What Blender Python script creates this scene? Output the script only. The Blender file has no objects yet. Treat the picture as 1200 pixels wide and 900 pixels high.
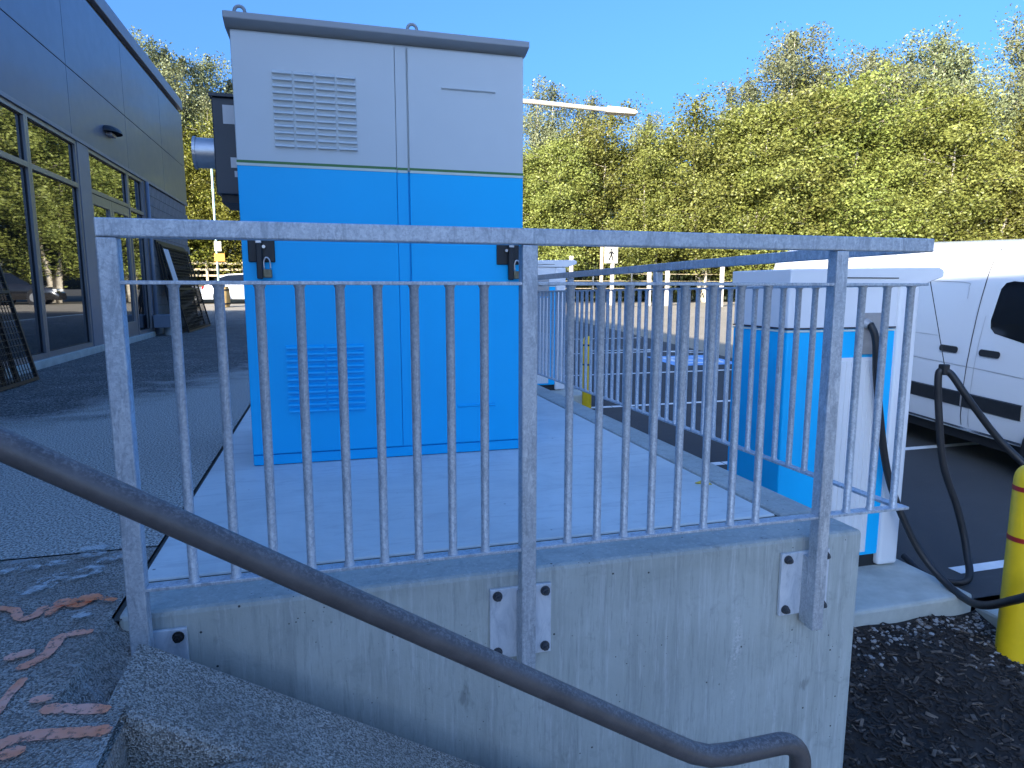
import bpy, math, random
import numpy as np
from mathutils import Vector, Matrix

# ------------------------------------------------------------------ camera, sky, sun, exposure
S = bpy.context.scene
C = S.collection
H = 0.9
YAW, PITCH, ROLL, FPX = 0.271875, 0.142683, 0.0006286, 779.857
cam_data = bpy.data.cameras.new('camera')
cam_data.sensor_fit = 'HORIZONTAL'
cam_data.sensor_width = 36.0
cam_data.lens = FPX * 36.0 / 1200.0
cam_data.clip_start = 0.02
cam_data.clip_end = 2000
cam = bpy.data.objects.new('camera', cam_data)
C.objects.link(cam)
fw0 = Vector((math.sin(YAW), math.cos(YAW), 0)); rt0 = Vector((math.cos(YAW), -math.sin(YAW), 0)); up0 = Vector((0, 0, 1))
fw = fw0 * math.cos(PITCH) - up0 * math.sin(PITCH)
up = up0 * math.cos(PITCH) + fw0 * math.sin(PITCH)
rt = rt0 * math.cos(ROLL) + up * math.sin(ROLL)
upr = -rt0 * math.sin(ROLL) + up * math.cos(ROLL)
m = Matrix(((rt.x, upr.x, -fw.x, 0), (rt.y, upr.y, -fw.y, 0), (rt.z, upr.z, -fw.z, H), (0, 0, 0, 1)))
cam.matrix_world = m
S.camera = cam

SUN_EL = math.radians(18.2)
SUN_FROM = (-0.75, -0.66)                        # horizontal direction towards the sun
world = bpy.data.worlds.new('World'); S.world = world; world.use_nodes = True
wn = world.node_tree
sky = wn.nodes.new('ShaderNodeTexSky'); sky.sky_type = 'NISHITA'; sky.sun_disc = False
sky.sun_elevation = SUN_EL
sky.sun_rotation = math.atan2(SUN_FROM[0], SUN_FROM[1]) % (2 * math.pi)
sky.air_density = 1.0; sky.dust_density = 7.0; sky.ozone_density = 10.0
bg = wn.nodes['Background']; bg.inputs[1].default_value = 0.15
wn.links.new(sky.outputs[0], bg.inputs[0])
sun_data = bpy.data.lights.new('sun', 'SUN'); sun_data.energy = 4.2; sun_data.angle = math.radians(0.55); sun_data.color = (1.0, 0.91, 0.76)
sun = bpy.data.objects.new('sun', sun_data); C.objects.link(sun)
sd = Vector((-SUN_FROM[0] * math.cos(SUN_EL), -SUN_FROM[1] * math.cos(SUN_EL), -math.sin(SUN_EL)))
sun.rotation_euler = sd.to_track_quat('-Z', 'Y').to_euler()
sun.location = (-10, -10, 20)
S.view_settings.view_transform = 'Standard'
S.view_settings.look = 'None'
S.view_settings.gamma = 1.0
S.view_settings.use_curve_mapping = False
S.view_settings.exposure = 1.85

# ------------------------------------------------------------------ helpers
class MB:
    def __init__(s): s.v = []; s.f = []
    def box(s, x0, x1, y0, y1, z0, z1, mtx=None):
        n = len(s.v)
        p = [(x0,y0,z0),(x1,y0,z0),(x1,y1,z0),(x0,y1,z0),(x0,y0,z1),(x1,y0,z1),(x1,y1,z1),(x0,y1,z1)]
        if mtx is not None: p = [tuple(mtx @ Vector(q)) for q in p]
        s.v += p
        s.f += [(n,n+3,n+2,n+1),(n+4,n+5,n+6,n+7),(n,n+1,n+5,n+4),(n+1,n+2,n+6,n+5),(n+2,n+3,n+7,n+6),(n+3,n,n+4,n+7)]
        return s
    def quad(s, a, b, c, d):
        n = len(s.v); s.v += [tuple(a), tuple(b), tuple(c), tuple(d)]; s.f.append((n, n+1, n+2, n+3)); return s
    def tube(s, pts, r, n=10, cap=True):
        pts = [Vector(p) for p in pts]
        rs = r if isinstance(r, (list, tuple)) else [r] * len(pts)
        base = len(s.v); nrm = None
        for i, p in enumerate(pts):
            t = (pts[min(i+1, len(pts)-1)] - pts[max(i-1, 0)]).normalized()
            if nrm is None:
                a = Vector((0, 0, 1)) if abs(t.z) < .9 else Vector((1, 0, 0))
                nrm = t.cross(a).normalized()
            else:
                nrm = (nrm - t * nrm.dot(t)).normalized()
            bn = t.cross(nrm)
            for k in range(n):
                a = 2 * math.pi * k / n
                s.v.append(tuple(p + (nrm * math.cos(a) + bn * math.sin(a)) * rs[i]))
        for i in range(len(pts) - 1):
            for k in range(n):
                a = base + i*n + k; b = base + i*n + (k+1) % n
                s.f.append((a, b, b + n, a + n))
        if cap:
            s.f.append(tuple(base + k for k in reversed(range(n))))
            e = base + (len(pts)-1)*n
            s.f.append(tuple(e + k for k in range(n)))
        return s
    def prism(s, poly, a0, a1, axis):
        """closed polygon of 2-D points extruded along axis ('x','y','z')"""
        n = len(s.v); k = len(poly)
        def P(q, a):
            return {'x': (a, q[0], q[1]), 'y': (q[0], a, q[1]), 'z': (q[0], q[1], a)}[axis]
        s.v += [P(q, a0) for q in poly] + [P(q, a1) for q in poly]
        s.f.append(tuple(range(n, n+k))); s.f.append(tuple(reversed(range(n+k, n+2*k))))
        for i in range(k):
            j = (i+1) % k
            s.f.append((n+i, n+i+k, n+j+k, n+j))
        return s
    def mesh(s, name, mat=None, smooth=False):
        me = bpy.data.meshes.new(name)
        me.from_pydata(s.v, [], s.f)
        if mat: me.materials.append(mat)
        import bmesh
        bm = bmesh.new(); bm.from_mesh(me); bmesh.ops.recalc_face_normals(bm, faces=bm.faces); bm.to_mesh(me); bm.free()
        if smooth:
            me.polygons.foreach_set('use_smooth', [True] * len(me.polygons))
        return me

def link(name, me, parent=None, bevel=0, seg=2):
    o = bpy.data.objects.new(name, me); C.objects.link(o)
    if parent is not None: o.parent = parent
    if bevel:
        b = o.modifiers.new('bevel', 'BEVEL'); b.width = bevel; b.segments = seg; b.limit_method = 'ANGLE'; b.angle_limit = math.radians(40)
    return o
def obj(name, mb, mat, parent=None, bevel=0, smooth=False, seg=2):
    return link(name, mb.mesh(name, mat, smooth), parent, bevel, seg)
def auto_smooth(o, ang=35):
    o.data.polygons.foreach_set('use_smooth', [True] * len(o.data.polygons))
    try: o.data.set_sharp_from_angle(angle=math.radians(ang))
    except Exception: pass
    return o
def tag(o, label=None, cat=None, group=None, kind=None):
    if label: o['label'] = label
    if cat: o['category'] = cat
    if group: o['group'] = group
    if kind: o['kind'] = kind
    return o
def thing(name, label, cat, loc=(0,0,0), rotz=0, group=None):
    o = bpy.data.objects.new(name, None); C.objects.link(o); o.location = loc; o.rotation_euler = (0, 0, rotz); o.empty_display_size = .1
    return tag(o, label, cat, group)
def struct(name, mb, mat, **k):
    return tag(obj(name, mb, mat, **k), kind='structure')
def copy_tree(o, parent=None):
    c = o.copy(); C.objects.link(c); c.parent = parent
    for ch in o.children: copy_tree(ch, c)
    return c
def catmull(P, n=8):
    P = [Vector(p) for p in P]; Q = [2*P[0]-P[1]] + P + [2*P[-1]-P[-2]]; out = []
    for i in range(1, len(Q)-2):
        a, b, c, d = Q[i-1], Q[i], Q[i+1], Q[i+2]
        for k in range(n):
            t = k / n
            out.append(.5*((2*b) + (c-a)*t + (2*a-5*b+4*c-d)*t*t + (3*b-a-3*c+d)*t**3))
    out.append(P[-1]); return out

# ------------------------------------------------------------------ materials
def nodes(name):
    mt = bpy.data.materials.new(name); mt.use_nodes = True
    nt = mt.node_tree; return mt, nt, nt.nodes['Principled BSDF']
def N(nt, t, **k):
    n = nt.nodes.new(t)
    for a, v in k.items(): setattr(n, a, v)
    return n
def noise(nt, scale, detail=4, rough=.55, vec=None, dist=0):
    n = N(nt, 'ShaderNodeTexNoise'); n.inputs['Scale'].default_value = scale; n.inputs['Detail'].default_value = detail
    n.inputs['Roughness'].default_value = rough; n.inputs['Distortion'].default_value = dist
    if vec is not None: nt.links.new(vec, n.inputs['Vector'])
    return n
def ramp(nt, fac, stops, interp='LINEAR'):
    r = N(nt, 'ShaderNodeValToRGB'); r.color_ramp.interpolation = interp
    el = r.color_ramp.elements
    while len(el) < len(stops): el.new(.5)
    for e, (p, c) in zip(el, stops):
        e.position = p; e.color = tuple(c) + (1,) if len(c) == 3 else c
    nt.links.new(fac, r.inputs[0]); return r.outputs[0]
def g3(v): return (v, v, v)
def mix(nt, fac, a, b, mode='MIX'):
    n = N(nt, 'ShaderNodeMix', data_type='RGBA', blend_type=mode)
    for i, v in ((0, fac), (6, a), (7, b)):
        if hasattr(v, 'is_linked') or hasattr(v, 'links'): nt.links.new(v, n.inputs[i])
        else: n.inputs[i].default_value = v if i == 0 else (tuple(v) + (1,) if len(v) == 3 else v)
    return n.outputs[2]
def tex(nt, scale=(1,1,1), which='Object', rot=(0,0,0)):
    t = N(nt, 'ShaderNodeTexCoord'); mp = N(nt, 'ShaderNodeMapping')
    mp.inputs['Scale'].default_value = scale; mp.inputs['Rotation'].default_value = rot
    nt.links.new(t.outputs[which], mp.inputs[0]); return mp.outputs[0]
def bump(nt, bsdf, h, strength=.3, dist=.01):
    b = N(nt, 'ShaderNodeBump'); b.inputs['Strength'].default_value = strength; b.inputs['Distance'].default_value = dist
    nt.links.new(h, b.inputs['Height']); nt.links.new(b.outputs[0], bsdf.inputs['Normal'])
def setp(b, **k):
    for a, v in k.items(): b.inputs[a.replace('_', ' ')].default_value = v

def simple(name, col, rough=.5, metal=0, var=.12, scale=6, bstr=0, bscale=60, coat=0, spec=None, wavy=False):
    mt, nt, b = nodes(name)
    v = tex(nt)
    n = noise(nt, scale, 5, .6, v)
    lo = tuple(max(0, c*(1-var)) for c in col); hi = tuple(min(1, c*(1+var)) for c in col)
    nt.links.new(ramp(nt, n.outputs[0], [(.3, lo), (.7, hi)]), b.inputs['Base Color'])
    n2 = noise(nt, scale*5, 3, .6, v)
    r = N(nt, 'ShaderNodeMapRange'); r.inputs[3].default_value = max(0, rough*.85); r.inputs[4].default_value = min(1, rough*1.15)
    nt.links.new(n2.outputs[0], r.inputs[0]); nt.links.new(r.outputs[0], b.inputs['Roughness'])
    setp(b, Metallic=metal)
    if coat: setp(b, Coat_Weight=coat, Coat_Roughness=.05)
    if spec is not None: b.inputs['Specular IOR Level'].default_value = spec
    if wavy: bump(nt, b, noise(nt, 2.6, 3, .5, v).outputs[0], .12, .02)
    if bstr: bump(nt, b, noise(nt, bscale, 4, .6, v).outputs[0], bstr, .005)
    return mt

MT = {}
def galv():
    mt, nt, b = nodes('galvanised_steel'); v = tex(nt)
    vo = N(nt, 'ShaderNodeTexVoronoi'); vo.inputs['Scale'].default_value = 170; nt.links.new(v, vo.inputs[0])
    sc = N(nt, 'ShaderNodeSeparateColor'); nt.links.new(vo.outputs['Color'], sc.inputs[0])
    n2 = noise(nt, 60, 6, .75, v, 1.5); n4 = noise(nt, 220, 3, .7, v)
    c = ramp(nt, sc.outputs[0], [(.1, (.46, .51, .56)), (.9, (.58, .63, .67))])
    c = mix(nt, ramp(nt, n2.outputs[0], [(.50, g3(0)), (.64, g3(.6))]), c, (.31, .35, .40))
    st = noise(nt, 11, 7, .75, tex(nt, (3, 3, .55)), 1.0)
    c = mix(nt, ramp(nt, st.outputs[0], [(.52, g3(0)), (.60, g3(.6))]), c, (.28, .32, .37))
    st2 = noise(nt, 8, 7, .75, tex(nt, (3.2, 3.2, .8)), 1.2)
    c = mix(nt, ramp(nt, st2.outputs[0], [(.54, g3(0)), (.66, g3(.75))]), c, (.76, .80, .82))
    c = mix(nt, ramp(nt, n4.outputs[0], [(.62, g3(0)), (.72, g3(.4))]), c, (.80, .83, .84))
    nt.links.new(c, b.inputs['Base Color'])
    nt.links.new(ramp(nt, n2.outputs[0], [(.3, g3(.34)), (.7, g3(.60))]), b.inputs['Roughness'])
    setp(b, Metallic=.45); bump(nt, b, n2.outputs[0], .35, .003); return mt
MT['galv'] = galv()
def platemat():
    mt, nt, b = nodes('fresh_zinc_plate'); v = tex(nt)
    n1 = noise(nt, 14, 6, .7, tex(nt, (1.5, 1.5, .6)), .8)
    nt.links.new(ramp(nt, n1.outputs[0], [(.32, (.50, .55, .60)), (.5, (.70, .74, .78)), (.68, (.80, .83, .86))]), b.inputs['Base Color'])
    setp(b, Metallic=.25, Roughness=.45); return mt
MT['plate'] = platemat()

def slabmat():
    mt, nt, b = nodes('trowelled_concrete'); v = tex(nt)
    n1 = noise(nt, 1.3, 7, .68, v, .8); n2 = noise(nt, 55, 5, .7, v); n3 = noise(nt, 5, 7, .72, tex(nt, (.6, 3.2, 1), rot=(0, 0, .35)), .8)
    n5 = noise(nt, 16, 6, .7, v, .5)
    c = ramp(nt, n1.outputs[0], [(.32, (.62, .66, .64)), (.5, (.71, .75, .72)), (.68, (.79, .83, .80))])
    c = mix(nt, ramp(nt, n3.outputs[0], [(.52, g3(0)), (.64, g3(.45))]), c, (.54, .57, .56))
    c = mix(nt, ramp(nt, n5.outputs[0], [(.58, g3(0)), (.72, g3(.45))]), c, (.56, .59, .575))
    vo = N(nt, 'ShaderNodeTexVoronoi'); vo.inputs['Scale'].default_value = 9; nt.links.new(v, vo.inputs[0])
    sp = mix(nt, 1.0, ramp(nt, vo.outputs['Distance'], [(.03, g3(1)), (.06, g3(0))]), ramp(nt, n1.outputs[0], [(.48, g3(0)), (.52, g3(1))]), 'MULTIPLY')
    c = mix(nt, sp, c, (.20, .20, .19))
    nt.links.new(c, b.inputs['Base Color']); nt.links.new(ramp(nt, n3.outputs[0], [(.4, g3(.6)), (.7, g3(.85))]), b.inputs['Roughness'])
    bump(nt, b, n2.outputs[0], .15, .004); return mt
MT['slab'] = slabmat()

def wallmat():
    mt, nt, b = nodes('cast_concrete'); v = tex(nt)
    st = noise(nt, 7, 8, .72, tex(nt, (2.2, 2.2, .12)), .4)
    st2 = noise(nt, 30, 8, .75, tex(nt, (1.6, 1.6, .09)), .3)
    st3 = noise(nt, 75, 6, .75, tex(nt, (1.2, 1.2, .10)), .2)
    big = noise(nt, 1.8, 6, .65, v, .8); mid = noise(nt, 14, 6, .7, v, .6)
    c = ramp(nt, big.outputs[0], [(.3, (.40, .425, .39)), (.7, (.53, .56, .52))])
    c = mix(nt, ramp(nt, st.outputs[0], [(.50, g3(0)), (.62, g3(.45))]), c, (.30, .315, .30))
    c = mix(nt, ramp(nt, st2.outputs[0], [(.52, g3(0)), (.62, g3(.55))]), c, (.60, .625, .60))
    c = mix(nt, ramp(nt, st3.outputs[0], [(.54, g3(0)), (.64, g3(.45))]), c, (.27, .285, .27))
    c = mix(nt, ramp(nt, mid.outputs[0], [(.56, g3(0)), (.70, g3(.5))]), c, (.30, .315, .30))
    # dark blotches and bug holes
    bl = noise(nt, 7.5, 4, .6, tex(nt, (1.3, 1.3, .5)))
    c = mix(nt, ramp(nt, bl.outputs[0], [(.665, g3(0)), (.72, g3(.6))]), c, (.19, .197, .185))
    vo = N(nt, 'ShaderNodeTexVoronoi'); vo.inputs['Scale'].default_value = 17; nt.links.new(v, vo.inputs[0])
    vo2 = N(nt, 'ShaderNodeTexVoronoi'); vo2.inputs['Scale'].default_value = 38; nt.links.new(v, vo2.inputs[0])
    vn_ = noise(nt, 2.1, 2, .5, tex(nt, (1, 1, 1.7))); h1 = mix(nt, 1.0, ramp(nt, vo.outputs['Distance'], [(.045, g3(1)), (.075, g3(0))]), ramp(nt, vn_.outputs[0], [(.47, g3(0)), (.53, g3(1))]), 'MULTIPLY')
    vm_ = noise(nt, 3.5, 2, .5, v); h2 = mix(nt, 1.0, ramp(nt, vo2.outputs['Distance'], [(.06, g3(1)), (.10, g3(0))]), ramp(nt, vm_.outputs[0], [(.50, g3(0)), (.60, g3(1))]), 'MULTIPLY')
    hh = mix(nt, 1.0, h1, h2, 'LIGHTEN')
    # a rough seam of pour marks
    fine = noise(nt, 85, 4, .7, v)
    xs = N(nt, 'ShaderNodeSeparateXYZ'); nt.links.new(v, xs.inputs[0])
    wob = N(nt, 'ShaderNodeMath', operation='MULTIPLY_ADD'); nt.links.new(noise(nt, 4, 3, .5, v).outputs[0], wob.inputs[0]); wob.inputs[1].default_value = .1; nt.links.new(xs.outputs[0], wob.inputs[2])
    seam = N(nt, 'ShaderNodeMath', operation='SUBTRACT'); nt.links.new(wob.outputs[0], seam.inputs[0]); seam.inputs[1].default_value = 1.43
    ab = N(nt, 'ShaderNodeMath', operation='ABSOLUTE'); nt.links.new(seam.outputs[0], ab.inputs[0])
    sm = mix(nt, 1.0, ramp(nt, ab.outputs[0], [(.004, g3(1)), (.028, g3(0))]), ramp(nt, noise(nt, 3.2, 4, .6, v).outputs[0], [(.44, g3(0)), (.56, g3(.8))]), 'MULTIPLY')
    smn = mix(nt, 1.0, sm, ramp(nt, fine.outputs[0], [(.48, g3(0)), (.56, g3(1))]), 'MULTIPLY')
    c = mix(nt, smn, c, (.66, .65, .62))
    c = mix(nt, hh, c, (.045, .045, .045))
    nt.links.new(c, b.inputs['Base Color']); setp(b, Roughness=.85)
    hgt = mix(nt, .5, fine.outputs[0], mix(nt, 1.0, (1, 1, 1), hh, 'SUBTRACT'))
    bump(nt, b, hgt, .35, .006); return mt
MT['wall'] = wallmat()

def aggregate(name, dark, mid, light, scale=110, patch=None):
    mt, nt, b = nodes(name); v = tex(nt)
    vo = N(nt, 'ShaderNodeTexVoronoi'); vo.inputs['Scale'].default_value = scale; nt.links.new(v, vo.inputs[0])
    sx = N(nt, 'ShaderNodeSeparateColor'); nt.links.new(vo.outputs['Color'], sx.inputs[0])
    n1 = noise(nt, 2.2, 6, .6, v, .6)
    c = ramp(nt, sx.outputs[0], [(.10, tuple(x*.55 for x in dark)), (.32, dark), (.60, mid), (.84, tuple(x*1.35 for x in mid)), (.95, light)])
    c = mix(nt, ramp(nt, n1.outputs[0], [(.35, g3(.45)), (.65, g3(0))]), c, tuple(x*.62 for x in dark))
    if patch: c = patch(nt, v, c)
    nt.links.new(c, b.inputs['Base Color']); setp(b, Roughness=.88)
    bump(nt, b, vo.outputs['Distance'], 1.0, .008); return mt
MT['aggregate'] = aggregate('exposed_aggregate', (.36, .33, .28), (.60, .555, .48), (.92, .87, .80), 260)
def pave_patch(nt, v, c):
    xs = N(nt, 'ShaderNodeSeparateXYZ'); nt.links.new(v, xs.inputs[0])
    a = N(nt, 'ShaderNodeMath', operation='MULTIPLY_ADD'); nt.links.new(xs.outputs[1], a.inputs[0]); a.inputs[1].default_value = -.26; a.inputs[2].default_value = 2.25
    a2 = N(nt, 'ShaderNodeMath', operation='MULTIPLY_ADD'); nt.links.new(xs.outputs[0], a2.inputs[0]); a2.inputs[1].default_value = .55; nt.links.new(a.outputs[0], a2.inputs[2])
    w = N(nt, 'ShaderNodeMath', operation='MULTIPLY_ADD'); nt.links.new(noise(nt, 1.6, 5, .6, v, .5).outputs[0], w.inputs[0]); w.inputs[1].default_value = 1.5; nt.links.new(a2.outputs[0], w.inputs[2])
    f = N(nt, 'ShaderNodeMapRange'); f.inputs[1].default_value = .35; f.inputs[2].default_value = .75; nt.links.new(w.outputs[0], f.inputs[0])
    lt = noise(nt, 110, 3, .7, v)
    return mix(nt, f.outputs[0], c, mix(nt, ramp(nt, lt.outputs[0], [(.44, g3(0)), (.56, g3(1))]), (.22, .205, .175), (.76, .72, .64)))
MT['pave'] = aggregate('aggregate_paving', (.07, .068, .064), (.19, .185, .17), (.55, .53, .48), 110, pave_patch)
def land_patch(nt, v, c):
    w = noise(nt, 4.2, 6, .68, tex(nt, (.9, 1.8, 1), rot=(0, 0, .5)), .7)
    return mix(nt, ramp(nt, w.outputs[0], [(.57, g3(0)), (.63, g3(.75))]), c, (.62, .63, .61))
MT['landing'] = aggregate('worn_concrete', (.36, .325, .275), (.56, .50, .43), (.80, .74, .66), 230, land_patch)

def asphalt(name, a, bcol, scale=160):
    mt, nt, b = nodes(name); v = tex(nt)
    n0 = noise(nt, .5, 5, .6, v, .5); n1 = noise(nt, scale, 3, .7, v)
    n3 = noise(nt, 3, 6, .7, tex(nt, (.4, 3, 1), rot=(0, 0, -.3)))
    c = ramp(nt, n0.outputs[0], [(.3, a), (.7, bcol)])
    c = mix(nt, ramp(nt, n1.outputs[0], [(.58, g3(0)), (.75, g3(.5))]), c, tuple(min(1, x*2.6) for x in bcol))
    c = mix(nt, ramp(nt, n3.outputs[0], [(.60, g3(0)), (.74, g3(.35))]), c, tuple(min(1, x*2.0) for x in bcol))
    nt.links.new(c, b.inputs['Base Color']); setp(b, Roughness=.9)
    bump(nt, b, n1.outputs[0], .5, .006); return mt
MT['asphalt'] = asphalt('new_asphalt', (.042, .044, .046), (.062, .063, .064))
MT['oldasphalt'] = asphalt('worn_asphalt', (.25, .215, .16), (.31, .265, .20), 60)
MT['soil'] = simple('dark_soil', (.020, .017, .015), .95, var=.5, scale=9, bstr=.8, bscale=30)
MT['bed'] = simple('leaf_litter', (.07, .06, .035), .95, var=.5, scale=2, bstr=.6)
MT['chip'] = simple('wood_chip', (.035, .027, .022), .9, var=.6, scale=14)
MT['chiplight'] = simple('pale_wood_chip', (.14, .11, .085), .9, var=.5, scale=20)
MT['pebble'] = simple('pebble_stone', (.26, .25, .24), .8, var=.5, scale=13)
MT['white_paint'] = simple('road_paint_white', (.78, .78, .76), .7, var=.08, scale=12)
MT['blue_road'] = simple('road_paint_blue', (.22, .42, .72), .7, var=.15, scale=10)
MT['cab_blue'] = simple('blue_enamel', (.004, .50, .93), .45, var=.03, scale=2, spec=.3, wavy=True)
MT['cab_grey'] = simple('grey_enamel', (.60, .65, .65), .42, var=.03, scale=2, coat=.1, wavy=True)
MT['roof_grey'] = simple('dark_grey_enamel', (.33, .355, .37), .4, var=.05, scale=3)
MT['stripe_green'] = simple('green_stripe', (.06, .20, .05), .5, var=.05)
MT['stripe_white'] = simple('pale_stripe', (.62, .70, .62), .5, var=.05)
MT['black'] = simple('black_plastic', (.018, .019, .021), .45, var=.2, scale=12)
MT['blackmetal'] = simple('black_painted_metal', (.012, .012, .013), .5, var=.2, scale=12)
MT['rubber'] = simple('black_rubber', (.016, .016, .018), .5, var=.25, scale=14)
MT['steel'] = simple('bright_steel', (.62, .62, .63), .3, .9, var=.1, scale=20)
MT['brass'] = simple('dull_brass', (.22, .19, .12), .45, .6, var=.25, scale=40)
MT['boxgrey'] = simple('slate_enamel', (.055, .062, .072), .45, var=.08)
MT['meter'] = simple('galvanised_conduit', (.50, .51, .52), .35, .7, var=.12, scale=15)
MT['sticker'] = simple('paper_label', (.70, .70, .68), .7, var=.06)
MT['ch_white'] = simple('white_enamel', (.80, .80, .80), .4, var=.03, scale=2, coat=.1, wavy=True)
MT['ch_grey'] = simple('brushed_plate', (.38, .38, .385), .4, .4, var=.1, scale=20)
MT['yellow'] = simple('yellow_sleeve', (.78, .52, .012), .42, var=.08, scale=7)
MT['redband'] = simple('dark_red_tape', (.34, .015, .012), .5, var=.1)
MT['blackband'] = simple('black_tape', (.02, .02, .02), .5, var=.1)
MT['van_white'] = simple('white_car_paint', (.62, .625, .63), .25, var=.015, scale=1, coat=.6, wavy=True)
MT['car_black'] = simple('black_car_paint', (.010, .010, .011), .2, var=.1, coat=.8)
MT['car_grey'] = simple('silver_car_paint', (.26, .265, .27), .25, .3, var=.04, coat=.6)
MT['glass_dark'] = simple('tinted_car_glass', (.006, .007, .008), .06, var=.1, spec=.8)
MT['chrome'] = simple('chrome_trim', (.75, .75, .75), .18, 1.0, var=.05)
MT['tail'] = simple('red_lens', (.30, .01, .01), .2, var=.1)
MT['lens'] = simple('clear_lens', (.75, .75, .72), .12, var=.05)
MT['frame_al'] = simple('anodised_aluminium', (.30, .31, .325), .38, .65, var=.06, scale=6)
MT['dark_frame'] = simple('dark_gasket', (.015, .016, .018), .5, var=.1)
MT['clad'] = simple('dark_composite_panel', (.125, .165, .235), .40, .30, var=.05, scale=1.1, coat=.15)
MT['coping'] = simple('coping_metal', (.22, .25, .30), .45, .25, var=.05, scale=2)
MT['block'] = simple('concrete_block', (.22, .215, .205), .9, var=.16, scale=9, bstr=.4, bscale=70)
MT['mortar'] = simple('mortar', (.15, .148, .14), .95, var=.1, scale=9)
MT['core'] = simple('dark_wall', (.05, .05, .055), .8, var=.1)
MT['ground_pale'] = simple('pale_ground_bounce', (.25, .25, .25), .9, var=.15)  # unseen ground behind the camera, lightened to bounce light into the shaded side
MT['curb'] = simple('kerb_concrete', (.44, .46, .42), .85, var=.16, scale=6, bstr=.3, bscale=70)
MT['bronze'] = simple('bronze_paint', (.10, .088, .085), .36, var=.25, scale=25, bstr=.25, bscale=120, coat=.15)
def bronzemat():
    mt, nt, b = nodes('worn_bronze_paint'); v = tex(nt)
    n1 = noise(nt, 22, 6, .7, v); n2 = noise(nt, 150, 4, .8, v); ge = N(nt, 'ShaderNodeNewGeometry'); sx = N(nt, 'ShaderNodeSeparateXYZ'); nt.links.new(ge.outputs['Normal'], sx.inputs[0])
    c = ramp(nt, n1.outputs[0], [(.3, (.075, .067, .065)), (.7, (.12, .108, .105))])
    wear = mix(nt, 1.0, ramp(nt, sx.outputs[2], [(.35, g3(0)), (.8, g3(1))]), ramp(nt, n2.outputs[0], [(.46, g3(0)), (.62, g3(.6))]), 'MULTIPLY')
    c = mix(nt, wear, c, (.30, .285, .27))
    nt.links.new(c, b.inputs['Base Color']); nt.links.new(ramp(nt, n2.outputs[0], [(.35, g3(.28)), (.65, g3(.5))]), b.inputs['Roughness'])
    bump(nt, b, n2.outputs[0], .3, .002); return mt
MT['bronze'] = bronzemat()
MT['wood'] = simple('pale_timber', (.50, .40, .25), .8, var=.15, scale=6)
MT['whitewood'] = simple('white_painted_post', (.48, .44, .37), .7, var=.08)
MT['barrel'] = simple('timber_barrel', (.50, .33, .12), .8, var=.25, scale=4)
MT['greenpole'] = simple('pale_green_pole', (.45, .60, .55), .5, var=.1)
MT['orange'] = simple('orange_sign', (.85, .30, .05), .5, var=.06)
MT['lampgrey'] = simple('pale_lamp_enamel', (.42, .38, .30), .45, var=.05)
MT['signwhite'] = simple('sign_white', (.52, .50, .42), .5, var=.04)
MT['signblack'] = simple('sign_black', (.015, .015, .015), .5, var=.05)
MT['bucket'] = simple('bucket_plastic', (.62, .62, .60), .5, var=.06)
MT['joint'] = simple('joint_filler', (.075, .07, .06), .9, var=.3, scale=20)
MT['bark'] = simple('grey_bark', (.42, .37, .29), .9, var=.35, scale=3, bstr=.5, bscale=20)

def glassmat():
    mt, nt, b = nodes('solar_glass')
    setp(b, Roughness=.015, Metallic=0)
    v = tex(nt); n = noise(nt, .8, 2, .5, v)
    nt.links.new(ramp(nt, n.outputs[0], [(.3, (.006, .008, .010)), (.7, (.010, .012, .014))]), b.inputs['Base Color'])
    b.inputs['IOR'].default_value = 3.8
    bump(nt, b, noise(nt, 1.1, 2, .4, v).outputs[0], .015, .1); return mt
MT['glass'] = glassmat()

def paintmark():
    mt, nt, b = nodes('orange_spray_paint'); v = tex(nt)
    n1 = noise(nt, 4, 4, .6, v); n2 = noise(nt, 60, 5, .75, v)
    nt.links.new(ramp(nt, n1.outputs[0], [(.4, (1.0, .30, .12)), (.62, (1.0, .50, .36))]), b.inputs['Base Color']); setp(b, Roughness=.8)
    tr = N(nt, 'ShaderNodeBsdfTransparent'); mx = N(nt, 'ShaderNodeMixShader')
    nt.links.new(ramp(nt, n2.outputs[0], [(.36, g3(.15)), (.48, g3(.95))]), mx.inputs[0])
    nt.links.new(tr.outputs[0], mx.inputs[1]); nt.links.new(b.outputs[0], mx.inputs[2])
    nt.links.new(mx.outputs[0], nt.nodes['Material Output'].inputs[0]); return mt
MT['spray'] = paintmark()
def laitance():
    mt, nt, b = nodes('pale_laitance'); v = tex(nt)
    n1 = noise(nt, 22, 6, .75, v, .5); setp(b, Roughness=.9)
    nt.links.new(ramp(nt, n1.outputs[0], [(.4, (.55, .56, .54)), (.7, (.68, .69, .66))]), b.inputs['Base Color'])
    tr = N(nt, 'ShaderNodeBsdfTransparent'); mx = N(nt, 'ShaderNodeMixShader')
    nt.links.new(ramp(nt, n1.outputs[0], [(.44, g3(0)), (.56, g3(.85))]), mx.inputs[0])
    nt.links.new(tr.outputs[0], mx.inputs[1]); nt.links.new(b.outputs[0], mx.inputs[2]); nt.links.new(mx.outputs[0], nt.nodes['Material Output'].inputs[0]); return mt
MT['laitance'] = laitance()

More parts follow.
